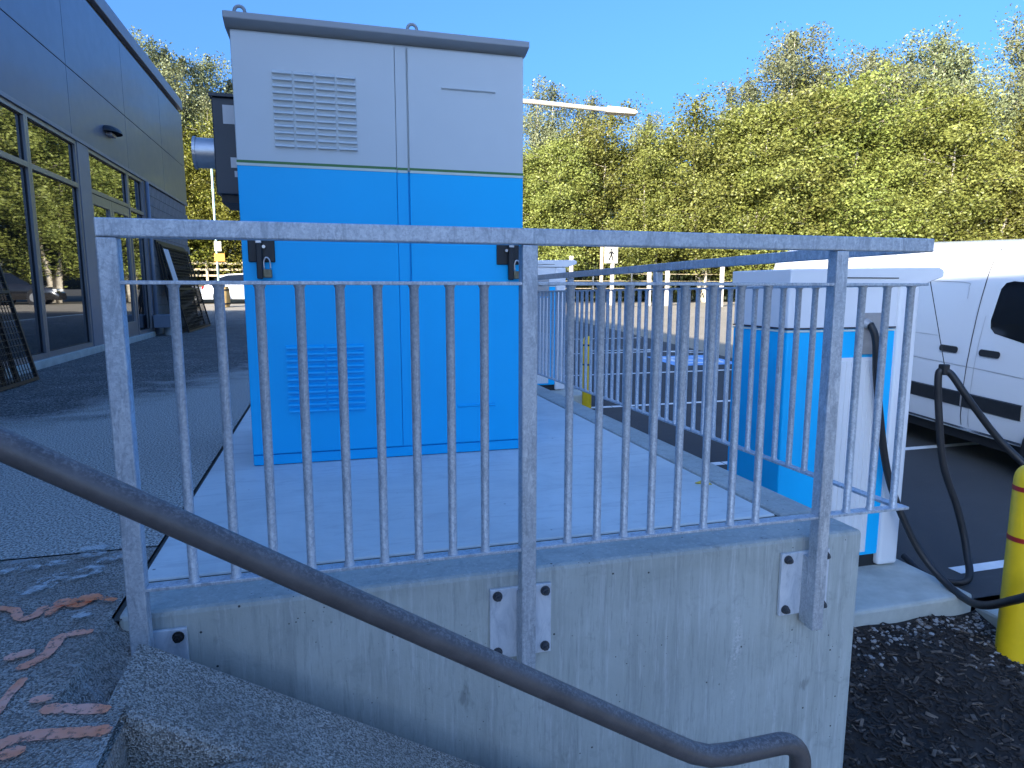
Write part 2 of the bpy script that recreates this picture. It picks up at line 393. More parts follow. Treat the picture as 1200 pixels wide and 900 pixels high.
def leafmat(name, a, bcol, ccol, trans=.3):
    mt, nt, b = nodes(name); nt.nodes.remove(b)
    t = N(nt, 'ShaderNodeTexCoord'); oi = N(nt, 'ShaderNodeObjectInfo')
    n1 = noise(nt, .55, 4, .6, t.outputs['Object']); n2 = N(nt, 'ShaderNodeTexWhiteNoise'); nt.links.new(t.outputs['Object'], n2.inputs[0])
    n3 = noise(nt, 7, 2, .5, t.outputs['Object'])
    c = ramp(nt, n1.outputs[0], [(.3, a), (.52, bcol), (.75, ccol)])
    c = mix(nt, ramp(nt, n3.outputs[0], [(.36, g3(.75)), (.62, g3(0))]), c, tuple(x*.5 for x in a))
    hs = N(nt, 'ShaderNodeHueSaturation'); nt.links.new(c, hs.inputs['Color'])
    mr = N(nt, 'ShaderNodeMapRange'); mr.inputs[3].default_value = .485; mr.inputs[4].default_value = .515; nt.links.new(oi.outputs['Random'], mr.inputs[0]); nt.links.new(mr.outputs[0], hs.inputs['Hue'])
    mv = N(nt, 'ShaderNodeMapRange'); mv.inputs[3].default_value = .72; mv.inputs[4].default_value = 1.22; nt.links.new(oi.outputs['Random'], mv.inputs[0]); nt.links.new(mv.outputs[0], hs.inputs['Value'])
    d = N(nt, 'ShaderNodeBsdfDiffuse'); tl = N(nt, 'ShaderNodeBsdfTranslucent'); mx = N(nt, 'ShaderNodeMixShader'); mx.inputs[0].default_value = trans
    for s_ in (d, tl): nt.links.new(hs.outputs[0], s_.inputs[0])
    gl = N(nt, 'ShaderNodeBsdfGlossy'); gl.inputs['Roughness'].default_value = .45; gl.inputs[0].default_value = (.8, .8, .75, 1)
    m2 = N(nt, 'ShaderNodeMixShader'); m2.inputs[0].default_value = .02
    nt.links.new(d.outputs[0], mx.inputs[1]); nt.links.new(tl.outputs[0], mx.inputs[2])
    nt.links.new(mx.outputs[0], m2.inputs[1]); nt.links.new(gl.outputs[0], m2.inputs[2])
    nt.links.new(m2.outputs[0], nt.nodes['Material Output'].inputs[0]); return mt
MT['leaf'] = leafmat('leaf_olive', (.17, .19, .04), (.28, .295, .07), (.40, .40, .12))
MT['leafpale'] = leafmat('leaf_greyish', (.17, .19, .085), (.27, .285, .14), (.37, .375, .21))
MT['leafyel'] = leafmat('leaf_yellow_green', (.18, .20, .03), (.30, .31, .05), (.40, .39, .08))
MT['leafshade'] = leafmat('leaf_shade_dark', (.012, .018, .006), (.024, .032, .010), (.06, .066, .018))  # undergrowth shade put into the leaf colour; the weeds share it

# ------------------------------------------------------------------ setting: ground
def zlot(y): return min(.14, -1.0 + .04 * max(0.0, y - 5.0))
def sheet(x0, x1, y0, y1, zf, ny=1):
    b = MB(); ys = [y0 + (y1 - y0) * i / ny for i in range(ny + 1)]
    for i in range(ny):
        a, c = ys[i], ys[i+1]
        b.quad((x0, a, zf(a)), (x1, a, zf(a)), (x1, c, zf(c)), (x0, c, zf(c)))
    return b
def merge(*bs):
    r = MB()
    for b in bs:
        n = len(r.v); r.v += b.v; r.f += [tuple(i + n for i in f) for f in b.f]
    return r
lotbreaks = [-60, 5, 33.5, 500]
def lotsheet(x0, x1, y0, y1, dz=0):
    ys = [y0] + [y for y in lotbreaks if y0 < y < y1] + [y1]
    return merge(*[sheet(x0, x1, a, c, lambda y: zlot(y) + dz) for a, c in zip(ys, ys[1:])])

struct('ground', sheet(-600, 600, -600, 600, lambda y: -1.6), MT['ground_pale'])
STALL = 8.9
lot = struct('parking_lot', lotsheet(4.02, STALL, -20, 29.9), MT['asphalt'])
lotb = struct('parking_lot', lotsheet(1.921, 4.02, 2.98, 29.9), MT['asphalt'])
struct('drive_aisle', merge(lotsheet(STALL, 140, -20, 30.5), lotsheet(8.9, 140, 30.5, 33.6)), MT['oldasphalt'])
struct('road', merge(lotsheet(-120, STALL, 29.9, 37.5)), MT['oldasphalt'])
struct('planting_bed', merge(sheet(-160, 8.9, 37.5, 400, lambda y: .16), sheet(8.9, 160, 33.6, 400, lambda y: .16)), MT['bed'])
bank = MB()
for i in range(24):
    x0 = -40 + i * 1.6; x1 = x0 + 1.6
    prof = [(38.6, .1), (40.0, 1.0), (42, 1.35), (46, 1.4)]
    for (ya, za), (yb, zb) in zip(prof, prof[1:]):
        bank.quad((x0, ya, za), (x1, ya, za), (x1, yb, zb), (x0, yb, zb))
struct('earth_bank', bank, MT['bed'])

pave = struct('pavement', merge(sheet(-3.1, -.601, 2.5, 18.2, lambda y: 0), sheet(-80, -.601, 18.2, 29.9, lambda y: 0), sheet(-.601, 1.73, 7.81, 29.9, lambda y: 0)), MT['pave'])
landing = struct('stair_landing', merge(sheet(-3.1, -.601, -12, 2.488, lambda y: 0), sheet(-.601, -.452, -12, 1.53, lambda y: 0)), MT['landing'])
struct('joint_strip', merge(sheet(-3.1, -.601, 2.488, 2.5, lambda y: -.008), sheet(-.601, -.576, 1.955, 7.81, lambda y: -.010), sheet(-.576, 1.735, 2.19, 2.2, lambda y: -.008), sheet(1.715, 1.735, 2.2, 7.81, lambda y: -.012)), MT['joint'])
# sunken corner beside the stair head
pit = MB(); random.seed(4)
nx, ny = 9, 16
def zpit(i, j):
    if i == 0 or j == 0: return 0.0
    f = i/(nx-1)
    return -.10*f**.8 - random.uniform(0, .008)
G = [[(-.601 + .108*i/(nx-1), 1.53 + .43*j/(ny-1), zpit(i, j)) for i in range(nx)] for j in range(ny)]
for j in range(ny-1):
    for i in range(nx-1): pit.quad(G[j][i], G[j][i+1], G[j+1][i+1], G[j+1][i])
struct('sunken_corner', pit, MT['landing'])
slab = MB(); slab.box(-.586, 1.715, 2.2, 7.81, -.2, 0)
struct('concrete_slab', slab, MT['slab'], bevel=.006)
# yellow tape scrap on the slab
yt = MB(); yt.prism([(1.625, 2.66), (1.70, 2.70), (1.69, 2.62)], .003, .006, 'z')
tag(obj('tape_scrap', yt, MT['yellow']), 'small yellow triangle of tape on concrete slab by railing', 'tape')

# spray marks on the landing (flat print)
LAYER = [0]
def stroke(pts, w):
    LAYER[0] += 1; b = MB(); P = catmull([(x, y, .003 + .0007*LAYER[0]) for x, y in pts], 6)
    L, R_ = [], []
    rng = random.Random(len(pts) * 7 + int(abs(pts[0][0]) * 1000))
    for i, p in enumerate(P):
        t = (P[min(i+1, len(P)-1)] - P[max(i-1, 0)]).normalized(); n = Vector((-t.y, t.x, 0)); ww = w * rng.uniform(.8, 1.2) / 2
        L.append(p + n * ww); R_.append(p - n * ww)
    for i in range(len(P)-1): b.quad(L[i], L[i+1], R_[i+1], R_[i])
    for q, t in ((P[0], P[0]-P[1]), (P[-1], P[-1]-P[-2])):
        t = t.normalized(); n = Vector((-t.y, t.x, 0)); h = w/2.2
        b.quad(q - n*h, q + n*h, q + n*h*.55 + t*h*.75, q - n*h*.55 + t*h*.75)
    return b
marks = []
def mk(pts, w): obj('paint_mark', stroke(pts, w), MT['spray'], landing)
mk([(-0.611, 1.54), (-0.549, 1.523), (-0.491, 1.504)], 0.035)
mk([(-0.664, 1.427), (-0.636, 1.443), (-0.604, 1.447), (-0.544, 1.438), (-0.467, 1.425)], 0.035)
mk([(-0.73, 1.735), (-0.706, 1.763), (-0.695, 1.796), (-0.695, 1.833), (-0.695, 1.867), (-0.669, 1.882), (-0.633, 1.881)], 0.031)
mk([(-0.709, 1.538), (-0.71, 1.612), (-0.705, 1.674)], 0.023)
mk([(-0.936, 2.097), (-0.873, 2.069), (-0.838, 2.009), (-0.806, 2.015), (-0.798, 2.064)], 0.027)
mk([(-0.769, 2.015), (-0.766, 2.055), (-0.746, 2.071), (-0.709, 2.05), (-0.686, 2.082)], 0.027)
mk([(-0.632, 1.391), (-0.609, 1.397)], 0.035)
mk([(-0.774, 1.786), (-0.739, 1.8)], 0.035)
mk([(-0.644, 1.574), (-0.621, 1.574)], 0.03)
mk([(-0.762, 2.081), (-0.733, 2.073)], 0.047)
mk([(-0.705, 2.092), (-0.676, 2.084)], 0.047)
mk([(-0.653, 2.072), (-0.619, 2.052)], 0.023)
def mk2(pts, w): obj('worn_patch', stroke(pts, w), MT['laitance'], landing)
mk2([(-0.857, 2.252), (-0.794, 2.272), (-0.728, 2.313)], 0.075)
mk2([(-0.889, 2.392), (-0.843, 2.386)], 0.05)
mk2([(-0.819, 2.43), (-0.765, 2.445)], 0.05)
mk2([(-0.745, 2.373), (-0.69, 2.394)], 0.06)
mk2([(-1.004, 2.356), (-0.931, 2.363)], 0.05)
mk2([(-0.826, 2.492), (-0.762, 2.498)], 0.04)
mk2([(-0.881, 2.164), (-0.831, 2.208)], 0.05)
mk2([(-0.686, 1.962), (-0.658, 1.964)], 0.03)

# lot markings
def line(x0, x1, y, w=.1):
    b = MB(); b.quad((x0, y-w/2, zlot(y-w/2)+.004), (x1, y-w/2, zlot(y-w/2)+.004), (x1, y+w/2, zlot(y+w/2)+.004), (x0, y+w/2, zlot(y+w/2)+.004)); obj('painted_line', b, MT['white_paint'], lot)
for y in (.45, 3.33, 6.08, 8.98, 11.7, 14.55, 17.4): line(4.05, 8.7, y)
for y in (6.08, 8.98, 11.7, 14.55): line(2.6, 4.04, y)
for y in (14.95,): line(6.0, 8.0, y, .09)
def lotpoly(name, pts, mt, dz=.008):
    b = MB(); n = 0; b.v = [(x, y, zlot(y)+dz) for x, y in pts]; b.f = [tuple(range(len(pts)))]; return obj(name, b, mt, lot)
lotpoly('painted_symbol_ground', [(7.0, 12.35), (8.55, 12.35), (8.55, 13.75), (7.0, 13.75)], MT['blue_road'])
lotpoly('painted_symbol', [(7.25, 12.6), (7.4, 12.6), (7.4, 13.5), (7.25, 13.5)], MT['white_paint'], .012)
for y in (12.6, 12.98, 13.37): lotpoly('painted_symbol', [(7.42, y), (7.85, y), (7.85, y+.13), (7.42, y+.13)], MT['white_paint'], .012)
lotpoly('painted_symbol', [(8.0, 13.5), (8.12, 13.5), (8.25, 12.75), (8.38, 13.5), (8.5, 13.5), (8.3, 12.6), (8.2, 12.6)], MT['white_paint'], .012)
arc = MB()
A = [(8.88 - 1.6*math.cos(t)*1.0, 15.6 - 1.4*math.sin(t)) for t in [math.pi/2*i/10 for i in range(11)]]
for (xa, ya), (xb, yb) in zip(A, A[1:]):
    arc.quad((xa, ya, zlot(ya)+.004), (xb, yb, zlot(yb)+.004), (xb, yb+.1, zlot(yb+.1)+.004), (xa, ya+.1, zlot(ya+.1)+.004))
obj('painted_line', arc, MT['white_paint'], lot)

# mulch bed and lower landing
struct('lower_landing', sheet(-.45, 1.93, -14, 1.959, lambda y: -1.156), MT['landing'])
mul = MB(); random.seed(11)
def zmul(x, y):
    e = max(0, min(1, (y - 1.9) / 1.05))
    return -1.235 + .17 * e + .022 * math.sin(x*5.1+1) * math.sin(y*4.3) + .010 * math.sin(x*13+y*9) + .06*max(0, 1-abs(x-3.1)/.5)*e*.4
nx, ny = 40, 60
for j in range(ny):
    for i in range(nx):
        q = []
        for (a, b_) in ((i, j), (i+1, j), (i+1, j+1), (i, j+1)):
            x = 1.925 + 1.86*a/nx; y = -1.0 + 3.95*b_/ny; q.append((x, y, zmul(x, y)))
        mul.quad(*q)
struct('mulch_bed', mul, MT['soil'])
def chips(n, seed, lo, hi, mt, name, sz, zf, region):
    rng = random.Random(seed); b = MB()
    for k in range(n):
        x, y = region(rng)
        l = rng.uniform(*sz); w = l * rng.uniform(.18, .4); h = l * .1
        M_ = Matrix.Translation((x, y, zf(x, y) + h + rng.uniform(0, .008))) @ Matrix.Rotation(rng.uniform(0, 6.3), 4, 'Z') @ Matrix.Rotation(rng.uniform(-.6, .6), 4, 'X') @ Matrix.Rotation(rng.uniform(-.5, .5), 4, 'Y')
        b.box(-l/2, l/2, -w/2, w/2, -h/2, h/2, M_)
    o = obj(name, b, mt); tag(o, kind='stuff'); return o
o = chips(9000, 1, 0, 1, MT['chip'], 'wood_chips', (.012, .05), zmul, lambda r: (r.uniform(1.93, 3.77), r.uniform(.2, 2.93)))
tag(o, 'dark brown wood chip mulch covering the bed below the wall', 'mulch')
o = chips(900, 2, 0, 1, MT['chiplight'], 'wood_chips', (.015, .055), zmul, lambda r: (r.uniform(1.93, 3.77), r.uniform(.2, 2.93)))
tag(o, 'paler splinters of wood scattered over the dark mulch', 'mulch')
rng = random.Random(8); pb = MB()
def rock(b, c, r, rng):
    n0 = len(b.v); k = 6
    sx, sy, sz = r*rng.uniform(.7, 1.3), r*rng.uniform(.7, 1.3), r*rng.uniform(.5, .9); a0 = rng.uniform(0, 6)
    for zz, rr in ((-.6, .75), (.1, 1.0), (.7, .6)):
        for i in range(k):
            a = a0 + 6.283*i/k; j = rng.uniform(.8, 1.15); b.v.append((c[0]+sx*rr*j*math.cos(a), c[1]+sy*rr*j*math.sin(a), c[2]+sz*zz))
    for l in range(2):
        for i in range(k): b.f.append((n0+l*k+i, n0+l*k+(i+1)%k, n0+(l+1)*k+(i+1)%k, n0+(l+1)*k+i))
    b.f.append(tuple(n0+2*k+i for i in range(k)))
for k in range(650):
    t = rng.random()
    if t < .55: x = rng.uniform(2.0, 3.75); y = 2.93 - abs(rng.gauss(0, .14))
    else: x = 3.77 - abs(rng.gauss(0, .12)); y = rng.uniform(1.6, 2.93)
    if x < 1.95: x = 1.97
    rock(pb, (x, y, zmul(x, y)+.004), rng.uniform(.006, .016), rng)
cr = MB()
for k in range(3600):
    x = rng.uniform(1.95, 3.77); y = rng.uniform(.3, 2.9); rock(cr, (x, y, zmul(x, y)+.002), rng.uniform(.004, .013), rng)
tag(obj('soil_crumbs', cr, MT['soil']), 'dark crumbs of soil lying through the mulch bed', 'soil', kind='stuff')
tag(obj('pebbles', pb, MT['pebble']), 'loose grey pebbles along the kerb and charger pad', 'pebbles', kind='stuff')
# low weed sprigs at the pad edge
wd = MB()
for k in range(60):
    x = rng.uniform(2.05, 2.6); y = 2.88 - abs(rng.gauss(0, .04)); z = zmul(x, y); a = rng.uniform(0, 6.3); l = rng.uniform(.025, .06)
    d = Vector((math.cos(a), math.sin(a), rng.uniform(.4, 1))).normalized(); s_ = Vector((-d.y, d.x, 0)).normalized() * .006
    p = Vector((x, y, z)); wd.quad(p, p + d*l*.5 + s_, p + d*l, p + d*l*.5 - s_)
tag(obj('weed_sprigs', wd, MT['leafshade']), 'small green weeds sprouting against the charger pad', 'weeds', kind='stuff')

# charger pad and kerb
pad = MB(); pad.box(1.93, 3.76, 2.95, 5.0, -1.3, -.95)
struct('charger_pad', pad, MT['curb'], bevel=.02)
kb = MB(); kb.box(3.80, 4.02, -6, 2.975, -1.4, -1.035)
struct('kerb', kb, MT['curb'], bevel=.02)
pad2 = MB(); pad2.box(1.93, 3.76, 9.1, 11.1, -1.3, -.66)
struct('charger_pad', pad2, MT['curb'], bevel=.02)

# ------------------------------------------------------------------ retaining wall, cheek wall, stairs
rw = thing('retaining_wall', 'cast concrete retaining wall with streaks and bug holes under the galvanised railing', 'wall', (.7, 2.07, -1.3))
def world_part(name, b, mt, parent, **k):
    o = obj(name, b, mt, None, **k); o.parent = parent; o.matrix_parent_inverse = Matrix.LocRotScale(parent.location, parent.rotation_euler, None).inverted(); return o
fwall = MB(); fwall.box(-.588, 1.92, 1.96, 2.19, -1.5, 0)
world_part('front_wall', fwall, MT['wall'], rw, bevel=.016)
swall = MB(); swall.box(1.735, 1.92, 2.191, 29.8, -1.5, 0)
world_part('side_wall', swall, MT['wall'], rw, bevel=.016)

ck = thing('stair_cheek_wall', 'sloping exposed aggregate cheek wall beside the stairs', 'wall', (-.49, 1.65, 0))
cp = [(-.495, .012), (1.45, -1.158), (1.45, -1.5), (-.495, -1.5)]
b = MB(); b.prism(cp, 1.50, 1.80, 'y')
world_part('cheek_body', b, MT['aggregate'], ck, bevel=.022)
st = thing('stairs', 'flight of concrete steps below the brown handrail', 'stairs', (-.45, .5, 0))
for k in range(6):
    b = MB(); x0 = -.452 + .28*k; z = -.165*(k+1); b.box(x0, x0+.278, -1.2, 1.495, -1.5, z)
    world_part('step', b, MT['landing'], st, bevel=.008)
b = MB(); b.box(-.70, -.453, -1.2, 1.495, -1.5, -.03); world_part('stair_head', b, MT['landing'], st)

# ------------------------------------------------------------------ galvanised guardrail
gr = thing('guardrail', 'galvanised steel guardrail with round balusters along two edges of the slab', 'railing', (.7, 1.89, 0))
YR, XS = 1.89, 2.012
ZT1, ZT0 = 1.071, 1.025
def G_(name, b, **k): return world_part(name, b, MT['galv'], gr, **k)
b = MB(); b.box(-.535, XS+.024, YR-.0235, YR+.0235, ZT0, ZT1); G_('top_rail', b, bevel=.004)
SL = -.0095
def zs(y): return SL*(y - YR)
def sbox(x0, x1, y0, y1, z0, z1):
    b = MB(); b.box(x0, x1, y0, y1, z0, z1); b.v = [(x, y, z + zs(y)) for x, y, z in b.v]; return b
YE = 8.4
G_('top_rail', sbox(XS-.0235, XS+.0235, YR+.0245, YE, ZT0, ZT1-.001), bevel=.004)
def flat(x0, x1, z): 
    b = MB(); b.box(x0, x1, YR-.019, YR+.019, z-.005, z+.005); return G_('flat_rail', b, bevel=.0015)
posts = [-.512, .576, 1.662]
PW = .0235
segs = [(posts[0]+PW, posts[1]-PW), (posts[1]+PW, posts[2]-PW), (posts[2]+PW, XS+.02)]
for a, c in segs:
    for z in (.914, .104): flat(a, c, z)
for z in (.914, .104): G_('flat_rail', sbox(XS-.019, XS+.019, YR+.02, YE, z-.0055, z+.0045), bevel=.0015)
# balusters share one mesh
bal = MB(); bal.tube([(0, 0, .1092), (0, 0, .113), (0, 0, .118), (0, 0, .900), (0, 0, .905), (0, 0, .9088)], [.0165, .0155, .0127, .0127, .0155, .0165], 14)
balm = bal.mesh('baluster', MT['galv'], True)
try: balm.set_sharp_from_angle(angle=math.radians(50))
except Exception: pass
def put(name, me, loc, parent, bevel=0, rot=None):
    o = link(name, me, None, bevel); o.location = loc
    if rot: o.rotation_euler = rot
    o.parent = parent; o.matrix_parent_inverse = Matrix.LocRotScale(parent.location, parent.rotation_euler, None).inverted(); return o
FB = [-.414, -.295, -.184, -.072, .044, .156, .268, .381, .492, .788, .898, 1.002, 1.108, 1.213, 1.325, 1.439, 1.549]
for x in FB: put('baluster', balm, (x*.9, YR, 0), gr)
for x in (1.770, 1.874, 1.976): put('baluster', balm, (x, YR, 0), gr)
sposts = [3.42+.4, 3.82+1.55, 5.37+1.55]
y = YR + .414
while y < YE:
    if all(abs(y - p) > .05 for p in sposts): put('baluster', balm, (XS, y, zs(y)), gr)
    y += .1035
bolt = MB(); bolt.tube([(0, 0, 0), (0, -.004, 0)], .016, 14); bolt.tube([(0, -.004, 0), (0, -.016, 0)], .0125, 6); bolt.tube([(0, -.014, 0), (0, -.024, 0)], .006, 10)
boltm = bolt.mesh('bolt', MT['boxgrey'])
boltdark = bolt.mesh('bolt', MT['blackmetal'])
for i, x in enumerate(posts):
    z0 = -.318 if i else -.32
    b = MB(); b.box(x-PW, x+PW, YR-.0225, YR+.0225, z0, ZT0-.001)
    p = G_('post', b, bevel=.004)
    b = MB(); b.box(x-.106, x+.100, 1.944, 1.958, z0+.03, -.05); obj('mounting_plate', b, MT['plate'], p, bevel=.002)
    b = MB(); b.box(x-.018, x+.018, YR+.0228, 1.9455, z0+.005, -.06); obj('stand_off', b, MT['galv'], p)
    for bx in (-.082, .078):
        for bz in (-.072, z0+.055):
            o = link('bolt', boltm if (i or bx < 0) else boltdark, p); o.location = (x+bx, 1.9435, bz)
for yy in sposts:
    b = MB(); b.box(XS-.0225, XS+.0225, yy-PW, yy+PW, -.33, ZT0-.001+zs(yy)-.0005)
    p = G_('post', b, bevel=.004)
    b = MB(); b.box(1.922, 1.934, yy-.1, yy+.1, -.29, -.05)
    o = obj('mounting_plate', b, MT['galv'], p, bevel=.002)
    b = MB(); b.box(1.9345, XS-.023, yy-.018, yy+.018, -.32, -.06); obj('stand_off', b, MT['galv'], p)

# ------------------------------------------------------------------ brown handrail
hr = thing('handrail', 'weathered brown pipe handrail sloping down beside the stairs', 'handrail', (.6, 1.05, -1.1))
HY = 1.05
P = [(-1.30, HY, .772), (-.60, HY, .772), (-.56, HY, .765)]
P += [(-.438, HY, .688), (.007, HY, .4085), (.62, HY, .0236), (.660, HY, .000), (.700, HY, -.016), (.75, HY, -.021), (.86, HY, -.021)]
bend = [(.86 + .055*math.sin(t), HY, -.021 - .055*(1-math.cos(t))) for t in [math.pi/2*i/8 for i in range(1, 9)]]
P += bend + [(.915, HY, -1.0)]
b = MB(); b.tube(P, .0212, 20)
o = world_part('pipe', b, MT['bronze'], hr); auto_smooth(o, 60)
b = MB(); b.tube([(-1.0, HY, 0), (-1.0, HY, .752)], .0212, 16); auto_smooth(world_part('post', b, MT['bronze'], hr), 60)
b = MB(); b.tube([(.915, HY, -1.0), (.915, HY, -.99)], .04, 16); world_part('base_flange', b, MT['bronze'], hr)

# ------------------------------------------------------------------ power cabinet
CX0, CX1, CY, CD = -.383, 1.044, 3.52, .95
pc = thing('power_cabinet', 'tall grey and blue charging power cabinet standing on the concrete slab', 'cabinet', ((CX0+CX1)/2, CY+CD/2, 0))
def K(name, b, mt, **k): return world_part(name, b, MT[mt], pc, **k)
ZS = 1.49                                           # colour break
b = MB(); b.box(CX0, CX1, CY+.02, CY+CD, .0, ZS); K('lower_body', b, 'cab_blue', bevel=.006)
b = MB(); b.box(CX0, CX1, CY+.02, CY+CD, ZS+.0005, 2.10); K('upper_body', b, 'cab_grey', bevel=.006)
SEAM0, SEAM1 = .377, .431
for (x0, x1, nm) in ((CX0+.003, SEAM0-.003, 'door'), (SEAM1+.008, CX1-.003, 'door')):
    b = MB(); b.box(x0, x1, CY-.002, CY+.018, .062, ZS); d = K(nm, b, 'cab_blue', bevel=.004)
    b = MB(); b.box(x0, x1, CY-.002, CY+.018, ZS+.0006, 2.085); obj('upper_door_panel', b, MT['cab_grey'], d, bevel=.004).parent = d
b = MB(); b.box(SEAM0, SEAM1, CY+.006, CY+.0195, .062, ZS-.001); K('centre_strip', b, 'cab_blue')
b = MB(); b.box(SEAM0, SEAM1, CY+.006, CY+.0195, ZS+.001, 2.085); K('centre_strip', b, 'cab_grey')
for z0, z1, mt in ((ZS+.004, ZS+.016, 'stripe_green'), (ZS-.009, ZS+.0035, 'stripe_white')):
    for x0, x1 in ((CX0+.002, SEAM0-.0035), (SEAM1+.0085, CX1-.002)):
        b = MB(); b.box(x0, x1, CY-.0045, CY-.0022, z0, z1); K('stripe', b, mt)
    b = MB(); b.box(SEAM0+.001, SEAM1-.001, CY+.0025, CY+.0058, z0, z1); K('stripe', b, mt)
b = MB(); b.box(CX0+.004, CX1-.004, CY+.008, CY+.0195, .004, .055); K('plinth', b, 'cab_blue', bevel=.003)
# roof cap
rf = MB(); rf.prism([(CY-.045, 2.125), (CY-.045, 2.155), (CY+.3, 2.185), (CY+CD+.04, 2.165), (CY+CD+.04, 2.12), (CY+.03, 2.102)], CX0-.02, CX1+.018, 'x')
roof = K('roof_cap', rf, 'roof_grey', bevel=.004)
for x in (-.335, .47):
    ring = MB(); Pn = [(x+.023*math.cos(a), CY+.03, 2.182+.023*math.sin(a)) for a in [2*math.pi*i/20 for i in range(21)]]
    ring.tube(Pn, .008, 8, cap=False); obj('lifting_eye', ring, MT['roof_grey'], roof, smooth=True)
# louvres: one pressed hood mesh each
lv = MB(); W_ = .088
lv.prism([(0, .004), (-.014, -.004), (-.016, -.012), (-.006, -.0125), (0, -.0125)][::-1], -W_/2, W_/2, 'x')
lvg = lv.mesh('louvre', MT['cab_grey']); lvb = lv.mesh('louvre', MT['cab_blue'])
for (x0, x1, z0, z1, nr, me) in ((-.208, .187, 1.557, 1.922, 12, lvg), (-.202, .187, .255, .611, 11, lvb)):
    cw = (x1 - x0) / 4
    for r in range(nr):
        for c_ in range(4):
            put('louvre', me, (x0 + cw*(c_+.5), CY-.0025, z1 - (z1-z0)*(r)/(nr)), pc)
for x0, x1, z, mt in ((.608, .888, 1.912, 'cab_grey'), (.677, .883, .272, 'cab_blue')):
    b = MB(); b.prism([(CY-.0025, z), (CY-.012, z-.003), (CY-.012, z-.008), (CY-.0025, z-.014)], x0, x1, 'x'); K('louvre', b, mt)
# lock plates with swing handles
padlocks = []
for cx, lab in ((-.29, 'left'), (.955, 'right')):
    b = MB(); b.box(cx-.062, cx+.062, CY-.012, CY-.0025, 1.026, 1.19); lp = K('lock_plate', b, 'black', bevel=.006)
    hx = cx - .01 if lab == 'left' else cx + .012
    b = MB(); b.box(hx-.014, hx+.014, CY-.04, CY-.0125, .945, 1.12); obj('swing_handle', b, MT['black'], lp, bevel=.005)
    b = MB(); b.box(hx-.014, hx+.014, CY-.046, CY-.0405, 1.115, 1.145); obj('lock_barrel', b, MT['steel'], lp, bevel=.003)
    b = MB(); b.tube([(hx+.022 if lab == 'left' else hx-.024, CY-.013, 1.10), (hx+.022 if lab == 'left' else hx-.024, CY-.03, 1.10)], .008, 10); obj('rivet', b, MT['steel'], lp)
    s_ = 1
    t = thing('padlock', 'small brass padlock on the cabinet handle ' + ('beside the building side' if lab == 'left' else 'next to the railing post'), 'padlock', (hx+.035*s_, CY-.03, .95))
    b = MB(); b.box(-.021, .021, -.010, .010, .0, .042); obj('lock_body', b, MT['brass'], t, bevel=.005)
    sh = MB(); sh.tube(catmull([(-.014, 0, .04), (-.016, 0, .075), (-.006, 0, .098), (.008, 0, .092), (.014, 0, .07), (.014, 0, .043)], 5), .0038, 8); obj('shackle', sh, MT['steel'], t, smooth=True)

# switch box on the cabinet's side
sb = thing('disconnect_switch', 'dark grey electrical switch box beside the cabinet with a short conduit fitting', 'switch box', (-.45, 3.9, 1.35))
b = MB(); b.box(-.505, CX0-.003, 3.72, 4.12, 1.37, 1.835); world_part('box', b, MT['boxgrey'], sb, bevel=.006)
b = MB(); b.box(-.515, CX0-.003, 3.705, 4.13, 1.837, 1.852); world_part('lid', b, MT['boxgrey'], sb)
b = MB(); b.box(-.485, CX0-.003, 3.74, 4.10, 1.33, 1.369); world_part('gland_plate', b, MT['blackmetal'], sb)
for x0, x1, z0, z1 in ((-.455, -.39, 1.71, 1.80), (-.43, -.39, 1.50, 1.55), (-.415, -.39, 1.455, 1.485)):
    b = MB(); b.box(x0, x1, 3.717, 3.7195, z0, z1); world_part('label_sticker', b, MT['sticker'], sb)
b = MB(); b.tube([(-.506, 3.84, 1.585), (-.60, 3.84, 1.585)], .075, 24); auto_smooth(world_part('conduit_fitting', b, MT['meter'], sb))
b = MB(); b.tube([(-.6005, 3.84, 1.585), (-.615, 3.84, 1.585)], .081, 24); world_part('locknut', b, MT['meter'], sb)

# ------------------------------------------------------------------ building
BX = -3.155
bd = thing('building', 'low commercial building with dark cladding panels above glazed shopfront', 'building', (BX-5, 3, 0))
def B(name, b, mt, **k): return world_part(name, b, MT[mt], bd, **k)
b = MB(); b.box(-22, BX-.12, -6, 18.15, -1.5, 5.05); B('wall_core', b, 'core')
b = MB(); b.box(-22.05, BX+.03, -6.05, 18.25, 5.12, 5.34); B('coping', b, 'coping', bevel=.01)
b = MB(); b.box(-22.0, BX-.06, -6.0, 18.18, 5.0505, 5.1195); B('shadow_gap', b, 'dark_frame')
ed = [10.44 + 2.70*k for k in range(-6, 3)] + [18.2]
for a, c in zip(ed, ed[1:]):
    for z0, z1 in ((2.925, 3.784), (3.796, 5.0)):
        b = MB(); b.box(BX-.115, BX, a+.006, c-.006, z0, z1); B('cladding_panel', b, 'clad', bevel=.004)
for a, c in [(-22+3.1*k, -22+3.1*(k+1)) for k in range(6)]:
    for z0, z1 in ((2.925, 3.784), (3.796, 5.0)):
        b = MB(); b.box(a+.006, min(c, BX-.13)-.006, 18.155, 18.2, z0, z1); B('cladding_panel', b, 'clad', bevel=.004)
b = MB(); b.box(BX-.115, BX+.012, -5.75, 18.19, 2.875, 2.922); B('soffit_trim', b, 'coping')
